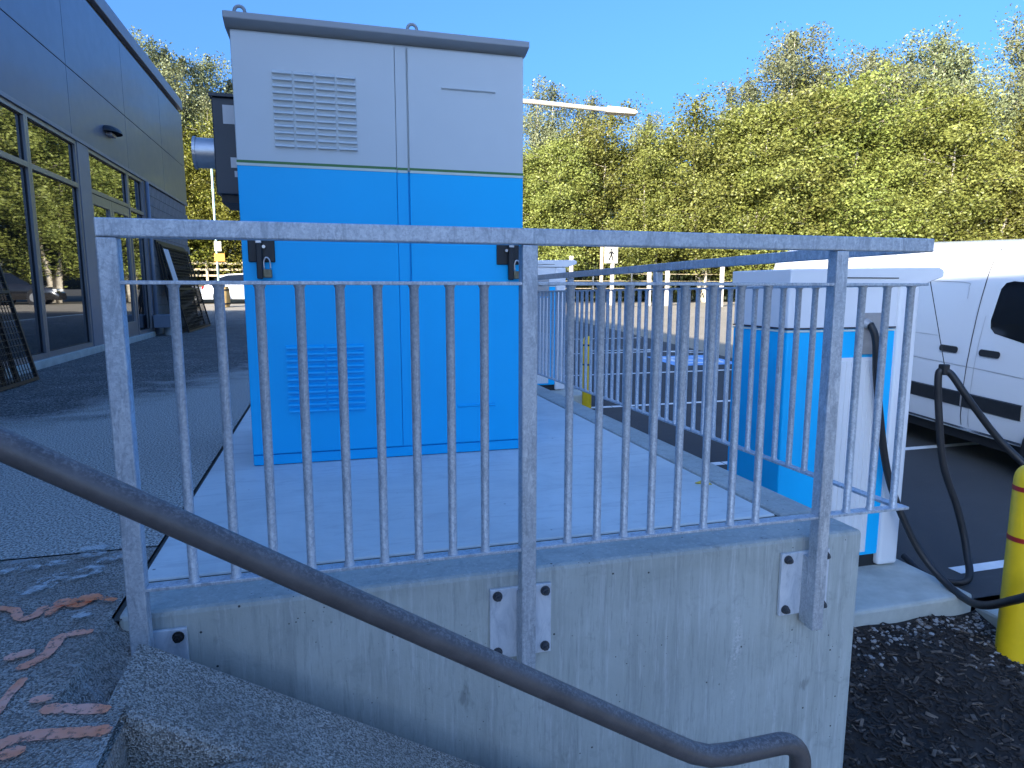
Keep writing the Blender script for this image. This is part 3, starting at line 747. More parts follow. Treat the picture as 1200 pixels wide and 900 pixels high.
# plinth kerb
b = MB(); b.box(BX-.115, BX+.02, -5.75, 14.05, -.2, .085); B('plinth', b, 'curb', bevel=.008)
WX0, WX1 = BX-.085, BX-.015
def window(y0, y1, z0, z1, trans=None, name='window'):
    f = MB(); t = .05
    zt = [z0, z1] if trans is None else [z0, trans, z1]
    f.box(WX0, WX1, y0, y0+t, z0, z1); f.box(WX0, WX1, y1-t, y1, z0, z1)
    f.box(WX0, WX1-.001, y0+t, y1-t, z0, z0+.06); f.box(WX0, WX1-.001, y0+t, y1-t, z1-t, z1)
    if trans: f.box(WX0, WX1-.001, y0+t, y1-t, trans-.03, trans+.03)
    w = B(name, f, 'frame_al')
    lim = [(z0+.06, (trans-.03) if trans else z1-t)] + ([(trans+.03, z1-t)] if trans else [])
    for a, c in lim:
        p = MB(); p.box(WX0+.015, WX0+.03, y0+t+.012, y1-t-.012, a+.012, c-.012); obj('pane', p, MT['glass'], w)
        k = MB()
        for (ya, yb, za, zb) in ((y0+t, y0+t+.012, a, c), (y1-t-.012, y1-t, a, c), (y0+t+.012, y1-t-.012, a, a+.012), (y0+t+.012, y1-t-.012, c-.012, c)): k.box(WX0+.012, WX0+.04, ya, yb, za, zb)
        obj('gasket', k, MT['dark_frame'], w)
    return w
for a, c in [(-3.9, -2.3), (-2.3, -.7), (.7, 2.3), (2.3, 3.9), (5.85, 7.43), (7.43, 9.01), (9.01, 10.62)]:
    window(a+.003, c-.003, .088, 2.87, 2.28)
for a, c in [(-5.7, -3.9), (-.7, .7), (3.9, 5.85)]:
    b = MB(); b.box(BX-.11, BX-.02, a, c, .088, 2.87); B('pier', b, 'coping')
b = MB(); b.box(BX-.085, BX-.005, 10.625, 11.07, .0, 2.87); B('pier', b, 'coping')
# doors
window(11.075, 13.06, 2.26, 2.87, None, 'transom_window')
for k, (a, c) in enumerate(((11.08, 12.06), (12.07, 13.05))):
    f = MB(); t = .1
    f.box(WX0+.005, WX1-.01, a, a+t, .088, 2.25); f.box(WX0+.005, WX1-.01, c-t, c, .088, 2.25); f.box(WX0+.005, WX1-.011, a+t, c-t, .088, .33); f.box(WX0+.005, WX1-.011, a+t, c-t, 2.11, 2.25)
    d = B('door', f, 'frame_al')
    p = MB(); p.box(WX0+.02, WX0+.03, a+t, c-t, .33, 2.11); obj('pane', p, MT['glass'], d)
    hy = c-t/2 if k == 0 else a+t/2
    h = MB(); h.tube([(WX1-.01, hy, .95), (WX1+.045, hy, .95), (WX1+.045, hy, 1.25), (WX1-.01, hy, 1.25)], .012, 8); obj('handle', h, MT['steel'], d)
window(13.07, 14.03, .088, 2.87, 2.26)
b = MB(); b.box(BX-.11, BX-.012, 14.04, 14.30, 0, 2.87); B('pier', b, 'coping')
b = MB(); b.box(BX-.119, BX-.04, 14.305, 18.14, -.3, 2.87); bw = B('block_wall', b, 'mortar')
bl = MB(); bl.box(0, .03, .004, .386, .004, .186); blm = bl.mesh('block', MT['block'])
bl = MB(); bl.box(0, .03, .004, .19, .004, .186); blh = bl.mesh('block', MT['block'])
for r in range(15):
    y = 14.31; z = r*.19
    if r % 2:
        o = link('block', blh, bw); o.location = (BX-.04, y, z); y += .194
    while y < 18.13:
        full = y + .386 <= 18.14
        o = link('block', blm if full else blh, bw); o.location = (BX-.04, y, z); y += .39
# wall lamp
wl = thing('wall_lamp', 'half-dome black wall lamp on the dark cladding', 'lamp', (BX, 12.08, 3.28))
b = MB(); n = 10; rings = []
for j in range(n+1):
    a = math.pi * j / n
    rings.append([(.20*math.sin(a)*math.sin(t)+.001, -.26*math.cos(a), .115*math.sin(a)*math.cos(t)) for t in [math.pi/2*i/6 for i in range(7)]])
for j in range(n):
    for i in range(6): b.quad(rings[j][i], rings[j][i+1], rings[j+1][i+1], rings[j+1][i])
obj('hood', b, MT['black'], wl, smooth=True)
b = MB(); b.box(.002, .09, -.12, .12, -.05, -.004); obj('lamp_lens', b, MT['ch_grey'], wl, bevel=.01)
# downpipe
dp = MB(); dp.tube([(BX+.03, 14.17, .02), (BX+.03, 14.17, 2.86)], .035, 10); tag(obj('downpipe', dp, MT['coping'], smooth=True), 'slim grey downpipe between glazed door bay and block wall', 'pipe')
# utility box and bucket
ub = MB(); ub.box(BX+.03, BX+.34, 13.9, 14.35, .16, .40); tag(obj('utility_box', ub, MT['coping'], bevel=.01), 'grey utility box standing low against the building by the downpipe', 'box')
ul = MB(); 
bk = thing('bucket', 'small white plastic bucket on the pavement by the block wall', 'bucket', (-2.92, 14.25, 0))
b = MB(); b.tube([(0, 0, .002), (0, 0, .30)], [.10, .125], 20); auto_smooth(obj('pail', b, MT['bucket'], bk))
b = MB(); b.tube([(0, 0, .285), (0, 0, .31)], .134, 20); obj('rim', b, MT['bucket'], bk)

# leaning black framed mesh panels
def mesh_panel(label, base, length, height, lean, mesh_dx, paper=False):
    t = thing('mesh_panel', label, 'panel', base, 0, 'black mesh panels leaning on the building')
    ang = math.atan2(lean, height)
    R_ = Matrix.Rotation(-ang, 4, 'Y')
    f = MB(); w = .032
    for (y0, y1, z0, z1) in ((0, w, 0, height), (length-w, length, 0, height), (w, length-w, 0, w), (w, length-w, height-w, height), (w, length-w, height*.5-w/2, height*.5+w/2)):
        f.box(-.015, .015, y0, y1, z0, z1, R_)
    obj('frame', f, MT['blackmetal'], t)
    b = MB(); y = w + mesh_dx/2
    while y < length - w: b.box(-.003, .003, y-.003, y+.003, w, height-w, R_); y += mesh_dx
    z = w + mesh_dx/2
    while z < height - w: b.box(.0032, .0085, w, length-w, z-.003, z+.003, R_); z += mesh_dx
    obj('wire_mesh', b, MT['blackmetal'], t)
    if paper:
        b = MB(); b.box(.016, .018, .05, .50, height-.75, height-.08, R_); obj('paper_notice', b, MT['sticker'], t)
    return t
mesh_panel('black mesh panel leaning on the shopfront glass, outermost of the stack', (-2.76, 5.6, 0.006), 1.93, 1.75, .36, .06)
mesh_panel('black mesh panel leaning on the shopfront glass, middle of the stack', (-2.83, 5.35, 0.006), 1.93, 1.75, .29, .06)
mesh_panel('black mesh panel leaning on the shopfront glass, innermost of the stack', (-2.90, 5.25, 0.006), 1.93, 1.75, .22, .06)
mesh_panel('black mesh panel with a white paper notice leaning on the block wall', (-2.70, 14.85, 0.006), 2.7, 1.80, .42, .07, True)
mesh_panel('black mesh panel on the block wall, second from the wall', (-2.80, 14.7, 0.006), 2.7, 1.82, .34, .07)
mesh_panel('black mesh panel on the block wall, closest to the blocks', (-2.90, 14.6, 0.006), 2.7, 1.84, .25, .07)

# ------------------------------------------------------------------ chargers
def charger(label, loc):
    t = thing('ev_charger', label, 'charger', loc, 0, 'electric vehicle chargers beside the wall')
    W, D, Hh = .97, .56, 1.97
    def Q(name, b, mt, parent=None, **k): return obj(name, b, MT[mt], parent or t, **k)
    b = MB(); b.box(.05, W-.05, .03, D-.03, .0, .09); Q('base', b, 'black')
    b = MB(); b.box(0, W-.16, 0, D, .0905, 1.60); Q('lower_body', b, 'cab_blue', bevel=.012)
    b = MB(); b.box(0, W-.16, 0, D, 1.6015, 1.875); Q('upper_body', b, 'ch_white', bevel=.012)
    b = MB(); b.box(W-.159, W, -.012, D+.012, .01, 1.875); fr = Q('side_frame', b, 'ch_white', bevel=.02)
    b = MB(); b.box(-.002, W-.162, -.004, -.0005, 1.585, 1.597); Q('stripe', b, 'stripe_white')
    b = MB(); b.box(-.004, -.0005, -.002, D, 1.585, 1.597); Q('stripe', b, 'stripe_white')
    b = MB(); b.box(-.0045, -.0005, -.002, D, 1.6035, 1.612); Q('stripe', b, 'boxgrey')
    b = MB(); b.box(-.002, W-.162, -.0045, -.0005, 1.6035, 1.612); Q('stripe', b, 'boxgrey')
    pn = MB(); pn.box(.36, .70, -.006, -.0005, .12, 1.42)
    p = Q('ribbed_panel', pn, 'ch_white')
    for k in range(9):
        r = MB(); r.box(.372+.036*k, .372+.036*k+.020, -.012, -.0062, .14, 1.40); obj('rib', r, MT['ch_white'], p, bevel=.003)
    # cap with overhanging nose on the parking side
    c = MB(); c.prism([(-.012, 1.876), (W+.02, 1.876), (W+.17, 1.925), (W+.17, 1.965), (W+.13, 1.985), (-.012, 1.965)], -.02, D+.02, 'y')
    cp_ = Q('cap', c, 'ch_white', bevel=.008)
    c = MB(); c.box(.30, .78, -.024, -.0205, 1.912, 1.918); obj('cap_groove', c, MT['blackmetal'], cp_)
    o = MB(); o.box(.52, .70, -.016, -.0125, 1.44, 1.70); op = Q('outlet_plate', o, 'ch_grey', bevel=.003)
    g_ = MB(); g_.tube([(.555, -.017, 1.64), (.555, -.06, 1.62)], .028, 14); obj('cable_gland', g_, MT['steel'], op)
    s_ = MB(); s_.box(W+.001, W+.02, .12, D-.12, 1.05, 1.5); Q('screen', s_, 'glass_dark', bevel=.005)
    return t
ch1 = charger('blue and white car charger with ribbed panel beside the railing corner', (2.69, 3.44, -.9495))
ch2 = charger('blue and white car charger standing behind the slender yellow bollard', (2.55, 9.60, -.6595))

hz = thing('charging_cable', 'thick black charging cable looping down from the charger past yellow bollard', 'cable', (3.3, 3.3, 0))
HPTS = [(3.245, 3.385, .685), (3.275, 3.36, .58), (3.32, 3.37, .31), (3.44, 3.36, -.25), (3.545, 3.28, -.60), (3.63, 3.18, -.82), (3.66, 2.99, -.94), (3.56, 2.75, -.90), (3.42, 2.47, -.72), (3.44, 2.38, -.64), (3.62, 2.40, -.59), (3.85, 2.50, -.55), (4.15, 2.75, -.45), (4.30, 3.05, -.28), (4.17, 3.22, -.06), (3.98, 3.30, .20), (3.90, 3.36, .345), (3.86, 3.385, .375)]
b = MB(); b.tube(catmull(HPTS, 7), .0225, 14); auto_smooth(world_part('hose', b, MT['rubber'], hz), 80)
H2 = [(3.86, 3.39, .375), (3.835, 3.40, .34), (3.855, 3.39, .10), (3.90, 3.36, -.25), (3.99, 3.30, -.55), (4.00, 3.22, -.80), (3.90, 3.12, -.96), (3.78, 3.3, -.985), (3.79, 3.5, -.93)]
b = MB(); b.tube(catmull(H2, 7), .0225, 14); auto_smooth(world_part('hose', b, MT['rubber'], hz), 80)
b = MB(); b.box(3.835, 3.885, 3.36, 3.41, .345, .415); world_part('clamp', b, MT['blackmetal'], hz, bevel=.008)
b = MB(); b.tube([(3.80, 3.50, .975), (3.858, 3.385, .415)], .0028, 6); world_part('lifting_wire', b, MT['blackmetal'], hz)
h3 = thing('charging_cable', 'black charging cable hanging close behind the white charger frame', 'cable', (3.75, 3.75, -.95))
b = MB(); b.tube(catmull([(3.70, 3.80, .45), (3.80, 3.80, .30), (3.80, 3.78, -.2), (3.76, 3.74, -.65), (3.72, 3.70, -.92)], 8), .022, 12); auto_smooth(world_part('hose', b, MT['rubber'], h3), 80)

# ------------------------------------------------------------------ bollards
def bollard(label, loc, r, h, band):
    t = thing('bollard', label, 'bollard', loc, 0, 'yellow bollards guarding the chargers')
    prof = [(0, r), (h-.09, r)] + [(h-.09+.09*math.sin(a), max(.003, r*math.cos(a)**.7)) for a in [math.pi/2*i/7 for i in range(1, 8)]]
    b = MB(); b.tube([(0, 0, z) for z, _ in prof], [q for _, q in prof], 32); auto_smooth(obj('sleeve', b, MT['yellow'], t), 50)
    for z in (h-.14, h-.42):
        b = MB(); b.tube([(0, 0, z), (0, 0, z+.026)], r+.0018, 32); auto_smooth(obj('band', b, MT[band], t), 50)
    return t
bollard('yellow bollard with dark red bands in front of the looping cable', (3.635, 2.60, -1.15), .079, 1.11, 'redband')
bollard('yellow bollard with black bands beside the far charger', (3.60, 8.88, zlot(8.88)-.01), .068, 1.08, 'blackband')

# ------------------------------------------------------------------ vehicles
def loft(sections):
    b = MB(); n = len(sections[0])
    for s_ in sections: b.v += [tuple(p) for p in s_]
    for i in range(len(sections)-1):
        for k in range(n-1): b.f.append((i*n+k, i*n+k+1, (i+1)*n+k+1, (i+1)*n+k))
    b.f.append(tuple(range(n))); b.f.append(tuple(reversed(range((len(sections)-1)*n, len(sections)*n))))
    return b
def interp(t, pts):
    for (a, va), (c, vc) in zip(pts, pts[1:]):
        if t <= c: return va + (vc-va)*max(0, (t-a))/(c-a)
    return pts[-1][1]
def wheel(parent, loc, r, w):
    t = MB(); prof = [(-w/2, r*.66), (-w/2, r*.9), (-w/2+.03, r), (w/2-.03, r), (w/2, r*.9), (w/2, r*.66)]
    t.tube([(0, y, 0) for y, _ in prof], [q for _, q in prof], 28)
    o = obj('wheel', t, MT['rubber'], parent); o.location = loc; auto_smooth(o, 40)
    rm = MB(); sgn = 1 if loc[1] > 0 else -1
    rm.tube([(0, sgn*(w/2-.002), 0), (0, sgn*(w/2+.006), 0)], r*.62, 24)
    ro = obj('rim', rm, MT['car_grey'], o)
    for k in range(5):
        s_ = MB(); M_ = Matrix.Rotation(2*math.pi*k/5, 4, 'Y'); y0, y1 = sorted((sgn*(w/2+.006), sgn*(w/2+.02))); s_.box(-.035, .035, y0, y1, .03, r*.58, M_); obj('spoke', s_, MT['car_grey'], o)
VW = [(0.945, .36), (.985, .52), (1.0, .80), (.995, 1.08), (.975, 1.32), (.945, 1.55), (.905, 1.80), (.865, 2.02), (.82, 2.18), (.74, 2.29), (.58, 2.36), (.30, 2.395), (0, 2.40)]
def van_section(x, off=0.0):
    roof = interp(x, [(0, 2.36), (.15, 2.40), (4.6, 2.40), (5.05, 2.28), (5.58, 1.75), (5.88, 1.30), (6.38, 1.05), (6.46, .85)])
    wsc = interp(x, [(0, .96), (.12, 1.0), (5.3, 1.0), (6.0, .95), (6.38, .82), (6.46, .74)])
    pts = []
    for w, z in VW:
        zz = .36 + (z-.36)*(roof-.36)/2.04; ww = interp(zz if roof > 2 else z, [(0, w), (3, w)])
        pts.append(((w if roof > 2.2 else w) * wsc + off, zz))
    right = [(x, -w, z) for w, z in pts]; left = [(x, w, z) for w, z in reversed(pts[:-1])]
    return right + left
van = thing('van', 'white cargo van parked beyond the charger with black side moulding and tinted door window', 'van')
xs = [0, .05, .15, .5, 1.2, 2, 2.6, 3.2, 3.7, 4.1, 4.6, 4.8, 5.05, 5.3, 5.58, 5.73, 5.88, 6.13, 6.28, 6.38, 6.46]
vb = loft([van_section(x) for x in xs]); vo = obj('body', vb, MT['van_white'], van); auto_smooth(vo, 40)
b = MB(); b.box(.15, 6.1, -.86, .86, .24, .358); obj('underbody', b, MT['blackmetal'], van)
def side_y(z): return interp(z, [(zz, w) for w, zz in VW])
def vstrip(name, pts, w, mt, off=.004, vertical=True):
    """thin strip following the van's right side through (x,z) points"""
    b = MB(); P = catmull([(x, 0, z) for x, z in pts], 5) if len(pts) > 2 else [Vector((x, 0, z)) for x, z in pts]
    Q = []
    for p0, p1 in zip(P, P[1:]):
        for k in range(4): Q.append(p0.lerp(p1, k/4))
    Q.append(P[-1])
    L = []
    for i, p in enumerate(Q):
        t = (Q[min(i+1, len(Q)-1)] - Q[max(i-1, 0)]).normalized(); n = Vector((-t.z, 0, t.x))
        e = []
        for s_ in (w/2, -w/2):
            q = p + n*s_; e.append(Vector((q.x, -(side_y(q.z)+off), q.z)))
        L.append(e)
    for a, c in zip(L, L[1:]): b.quad(a[0], c[0], c[1], a[1])
    return obj(name, b, MT[mt], van)
# moulding, windows, handles, seams on the visible side
sec = [(.62, .004), (.63, .02), (.77, .02), (.78, .004)]
for x0, x1 in ((.35, .66), (1.48, 4.09), (4.11, 4.80)):
    vm = MB()
    for a, c in zip(sec, sec[1:]):
        vm.quad((x0, -(side_y(a[0])+a[1]), a[0]), (x1, -(side_y(a[0])+a[1]), a[0]), (x1, -(side_y(c[0])+c[1]), c[0]), (x0, -(side_y(c[0])+c[1]), c[0]))
    obj('side_moulding', vm, MT['black'], van)
vc = MB(); vc.quad((.3, -(side_y(.39)+.006), .375), (4.8, -(side_y(.39)+.006), .375), (4.8, -(side_y(.40)+.008), .40), (.3, -(side_y(.40)+.008), .40)); obj('sill_trim', vc, MT['chrome'], van)
def vpoly(name, pts, mt, off=.005, sgn=-1):
    b = MB(); n = 5
    P = [Vector((x, 0, z)) for x, z in pts]
    cx = sum(p.x for p in P)/len(P); cz = sum(p.z for p in P)/len(P)
    rings = []
    for f in (1.0, .75, .5, .25):
        rings.append([(cx+(p.x-cx)*f, sgn*(side_y(cz+(p.z-cz)*f)+off), cz+(p.z-cz)*f) for p in P])
    for r in rings: b.v += r
    k = len(P)
    for i in range(3):
        for j in range(k): b.f.append((i*k+j, i*k+(j+1) % k, (i+1)*k+(j+1) % k, (i+1)*k+j))
    b.f.append(tuple(3*k+j for j in range(k)))
    return obj(name, b, MT[mt], van)
def rounded(x0, x1, z0, z1, r, dz=0):
    P = []
    for cx, cz, a0 in ((x1-r, z1-r+dz*0, 0), (x0+r, z1-r, 90), (x0+r, z0+r, 180), (x1-r, z0+r, 270)):
        for k in range(5):
            a = math.radians(a0 + 22.5*k); P.append((cx+r*math.cos(a), cz+r*math.sin(a)))
    return P
vpoly('side_window', [(4.27, 1.56), (4.29, 1.48), (4.35, 1.43), (5.1, 1.30), (5.38, 1.31), (5.25, 1.60), (5.05, 1.88), (4.95, 1.93), (4.41, 1.96), (4.33, 1.94), (4.29, 1.88)], 'glass_dark')
vpoly('side_window', [(4.27, 1.56), (4.29, 1.48), (4.35, 1.43), (5.1, 1.30), (5.38, 1.31), (5.25, 1.60), (5.05, 1.88), (4.95, 1.93), (4.41, 1.96), (4.33, 1.94), (4.29, 1.88)], 'glass_dark', .005, 1)
vpoly('door_handle', rounded(3.72, 3.97, 1.18, 1.25, .03), 'black', .018)
vpoly('door_handle', rounded(4.23, 4.48, 1.19, 1.26, .03), 'black', .018)
SM = 'ch_grey'
vstrip('body_seam', [(4.095, .42), (4.10, .9), (4.10, 1.3), (4.09, 1.8), (4.10, 2.28)], .010, 'blackmetal')
vstrip('body_seam', [(4.19, .42), (4.195, .9), (4.195, 1.3), (4.20, 1.6)], .006, SM)
vstrip('body_seam', [(2.65, .42), (2.65, 1.3), (2.65, 2.28)], .010, 'blackmetal')
vstrip('body_seam', [(.3, 2.28), (2.0, 2.28), (4.10, 2.28)], .010, SM)
vstrip('body_crease', [(.3, 2.17), (2.0, 2.17), (4.05, 2.17), (4.7, 2.13)], .009, SM)
vstrip('body_crease', [(2.8, 2.04), (3.9, 2.03)], .008, SM)
vstrip('body_crease', [(2.8, 1.93), (3.8, 1.93), (3.90, 1.88), (3.92, 1.76)], .008, SM)
vstrip('body_crease', [(.4, 1.34), (2.0, 1.34), (3.65, 1.34)], .007, SM)
vstrip('body_crease', [(.4, 1.08), (2.0, 1.08), (4.3, 1.05), (5.1, 1.02)], .007, SM)
b = MB(); b.prism([(5.12, 2.23), (5.56, 1.80), (5.87, 1.36), (5.89, 1.365), (5.58, 1.82), (5.14, 2.25)], -.82, .82, 'y'); obj('windscreen', b, MT['glass_dark'], van)
for sgn in (-1, 1):
    for x in (1.07, 5.25):
        wheel(van, (x, sgn*.905, .34), .34, .24)
        b = MB(); y0, y1 = sorted((sgn*.80, sgn*1.006)); b.tube([(x, y0, .36), (x, y1, .36)], .41, 28); obj('wheel_arch', b, MT['blackmetal'], van)
    b = MB(); b.box(6.15, 6.39, sgn*.80-.10, sgn*.80+.10, .75, .98); obj('headlight', b, MT['lens'], van, bevel=.02)
    b = MB(); b.box(-.02, .06, sgn*.93-.05, sgn*.93+.05, .95, 1.55); obj('tail_light', b, MT['tail'], van, bevel=.01)
    b = MB(); b.box(5.20, 5.33, sgn*1.13-.09, sgn*1.13+.09, 1.40, 1.74); obj('mirror', b, MT['black'], van, bevel=.03)
b = MB(); b.box(1.7, 2.05, -.5, -.2, 2.40, 2.47); obj('roof_vent', b, MT['black'], van, bevel=.02)
VD = Vector((-.094, -.9956, 0)).normalized()
van.rotation_euler = (0, .039, math.atan2(VD.y, VD.x))
vr = Vector((6.91, 9.58, 0)) + Vector((-VD.y, VD.x, 0)) * 1.0
van.location = (vr.x, vr.y, zlot(9.58) + .005)

def car(label, loc, rotz, paint, group):
    t = thing('parked_car', label, 'car', loc, rotz, group)
    CW = [(.80, .22), (.86, .40), (.87, .62), (.84, .80), (.78, .92)]
    secs = []
    for x in (-2.2, -2.15, -2.0, -1.6, -.9, 0, .8, 1.3, 1.7, 2.0, 2.15, 2.2):
        top = interp(x, [(-2.2, .70), (-2.1, .88), (-1.6, .95), (.9, .94), (1.3, .88), (2.0, .72), (2.2, .52)])
        wsc = interp(x, [(-2.2, .84), (-2.0, .94), (-1.5, 1), (1.4, 1), (2.0, .92), (2.2, .78)])
        pts = [(w*wsc, .22+(z-.22)*(top-.22)/.70) for w, z in CW]
        secs.append([(x, -w, z) for w, z in pts] + [(x, w, z) for w, z in reversed(pts)])
    auto_smooth(obj('body', loft(secs), MT[paint], t), 40)
    secs = []
    for x, tz in ((-1.85, .93), (-1.5, 1.25), (-1.0, 1.42), (-.1, 1.47), (.4, 1.40), (1.15, .93)):
        wt = .78 - (tz-.93)*.36; secs.append([(x, -.79, .90), (x, -wt, tz), (x, wt, tz), (x, .79, .90)])
    gh = obj('windows', loft(secs), MT['glass_dark'], t)
    b = MB(); rp = [(-1.45, 1.285), (-1.0, 1.43), (-.1, 1.482), (.4, 1.415)]
    for (xa, za), (xb, zb) in zip(rp, rp[1:]):
        wa = .80-(za-.93)*.36; wb = .80-(zb-.93)*.36
        b.quad((xa, -wa, za), (xb, -wb, zb), (xb, wb, zb), (xa, wa, za))
        for sg in (-1, 1): b.quad((xa, sg*wa, za), (xb, sg*wb, zb), (xb, sg*(wb+.02), zb-.06), (xa, sg*(wa+.02), za-.06))
    obj('roof', b, MT[paint], t)
    for sg in (-1, 1):
        for x in (-1.35, 1.35):
            wheel(t, (x, sg*.785, .32), .32, .20)
            b = MB(); y0, y1 = sorted((sg*.6, sg*.876)); b.tube([(x, y0, .34), (x, y1, .34)], .375, 24); obj('wheel_arch', b, MT['blackmetal'], t)
        b = MB(); b.box(1.98, 2.12, sg*.62-.13, sg*.62+.13, .56, .70); obj('headlight', b, MT['lens'], t, bevel=.02)
        b = MB(); b.box(-2.19, -2.08, sg*.62-.12, sg*.62+.12, .68, .84); obj('tail_light', b, MT['tail'], t, bevel=.02)
    return t
car('white car parked across from the building, partly behind the timber barrel', (-3.6, 36.0, .155), math.radians(8), 'van_white', None)
car('silver car parked beside the white one in front of the timber fence', (-7.6, 36.6, .155), math.radians(4), 'car_grey', None)
car('black car parked on the sunlit road, mirrored in the shopfront glass', (7.6, 35.6, .145), math.radians(172), 'car_black', None)

# ------------------------------------------------------------------ far street furniture
def lamp():
    t = thing('street_lamp', 'pale street lamp with a long arm reaching past the cabinet', 'street lamp', (5.6, 22.2, zlot(22.2)))
    b = MB(); b.tube([(0, 0, 0), (0, 0, 7.35)], [.10, .06], 14); auto_smooth(obj('pole', b, MT['lampgrey'], t))
    b = MB(); b.tube([(0, 0, 7.33), (1.2, -.25, 7.28), (3.55, -.93, 7.03)], [.085, .08, .07], 12); auto_smooth(obj('arm', b, MT['lampgrey'], t))
    a = Matrix.Translation((3.5, -.92, 7.03)) @ Matrix.Rotation(-.27, 4, 'Z') @ Matrix.Rotation(.10, 4, 'Y')
    h = MB(); h.prism([(0, -.09), (.05, .09), (.62, .10), (1.0, .05), (1.08, -.02), (.98, -.075), (.1, -.11)], -.18, .18, 'y'); h.v = [tuple(a @ Vector(v)) for v in h.v]
    obj('lamp_head', h, MT['lampgrey'], t, bevel=.02)
    return t
lamp()
sg = thing('pedestrian_sign', 'white pedestrian crossing sign with black walking figure on a pale post', 'sign', (13.45, 31.5, zlot(31.5)))
b = MB(); b.box(-.07, .07, -.05, .05, 0, 3.2); obj('post', b, MT['wood'], sg)
b = MB(); b.box(.12, .84, -.08, -.06, 2.1, 2.9); pan = obj('panel', b, MT['signwhite'], sg)
b = MB(); b.box(.5, .68, -.04, .05, 0, 2.08); obj('post', b, MT['whitewood'], sg)
fig = MB(); fy0, fy1 = -.092, -.0815
def fp(poly): fig.prism([(.48+x, 2.5+z) for x, z in poly], fy0, fy1, 'y')
fp([(.045*math.cos(a), .26+.045*math.sin(a)) for a in [6.283*i/10 for i in range(10)]])
fp([(-.05, .19), (.06, .19), (.055, -.02), (-.045, -.02)])
fp([(-.045, -.022), (.005, -.022), (-.10, -.28), (-.16, -.26)])
fp([(.0, -.023), (.055, -.021), (.10, -.15), (.13, -.28), (.07, -.29), (.05, -.16)])
fp([(-.052, .19), (-.052, .12), (-.14, .02), (-.17, .05)])
fp([(.062, .19), (.062, .11), (.14, .02), (.17, .06)])
obj('walking_figure', fig, MT['signblack'], pan)
WP = [(11.98, 31.9, 2.45), (15.75, 30.8, 1.85), (16.65, 30.6, 1.85), (19.33, 29.9, 2.0)]
for k, (x, y, zt) in enumerate(WP):
    b = MB(); b.box(-.085, .085, -.085, .085, 0, zt - zlot(y)); b.box(-.10, .10, -.10, .10, zt-zlot(y)+.001, zt-zlot(y)+.06)
    o = obj('white_post', b, MT['whitewood'], bevel=.02); o.location = (x, y, zlot(y))
    tag(o, ['tall white post standing alone near the crossing sign', 'white post of a pair by the tree trunks, nearer the sign', 'white post of a pair by the tree trunks, farther from the sign', 'white post beside the charger, in front of shrubs'][k], 'post', 'white posts along the tree belt')
gp = thing('sign_pole', 'slim pale green pole carrying an orange plate beyond the building', 'sign pole', (-4.40, 31.4, zlot(31.4)))
b = MB(); b.tube([(0, 0, 0), (0, 0, 6.2)], .045, 10); obj('pole', b, MT['greenpole'], gp, smooth=True)
b = MB(); b.box(-.10, .32, -.07, -.05, 1.98, 2.32); obj('orange_plate', b, MT['orange'], gp, bevel=.009)
b = MB(); b.box(-.08, .20, -.07, -.05, 2.42, 2.82); obj('white_plate', b, MT['signwhite'], gp)
brl = thing('barrel', 'timber barrel bin standing in the sun by the parked cars', 'barrel', (-4.30, 31.9, zlot(31.9)))
b = MB(); b.tube([(0, 0, 0), (0, 0, .25), (0, 0, .6), (0, 0, .9)], [.22, .26, .26, .22], 20); auto_smooth(obj('staves', b, MT['barrel'], brl))
for z in (.12, .72):
    b = MB(); b.tube([(0, 0, z), (0, 0, z+.06)], .272 if z < .5 else .268, 20); obj('hoop', b, MT['blackmetal'], brl)
fn = thing('timber_fence', 'pale timber post and rail fence on the bank behind the parked cars', 'fence', (-5, 41, 1.2))
for k in range(7):
    x = -12 + k*1.9; b = MB(); b.box(x-.06, x+.06, 40.9, 41.02, 1.0, 2.42); world_part('post', b, MT['wood'], fn)
for k in range(6):
    x = -12 + k*1.9
    for z in (1.55, 1.88, 2.22):
        b = MB(); b.box(x+.062, x+1.838, 40.93, 40.98, z, z+.11); world_part('rail', b, MT['wood'], fn)
# low wire fence in front of the shrubs
wf = thing('wire_fence', 'thin post and wire fence running in front of the dark shrubs', 'fence', (18, 33.9, .15))
for k in range(14):
    x = 9.5 + k*2.2; b = MB(); b.box(x-.03, x+.03, 33.9-.12*k-.03, 33.9-.12*k+.03, .0, 1.75); world_part('post', b, MT['bark'], wf)
for z in (.9, 1.3, 1.68):
    b = MB(); b.tube([(9.5, 33.9, z), (9.5+13*2.2, 33.9-.12*13, z)], .014, 5); world_part('wire', b, MT['wood'], wf)

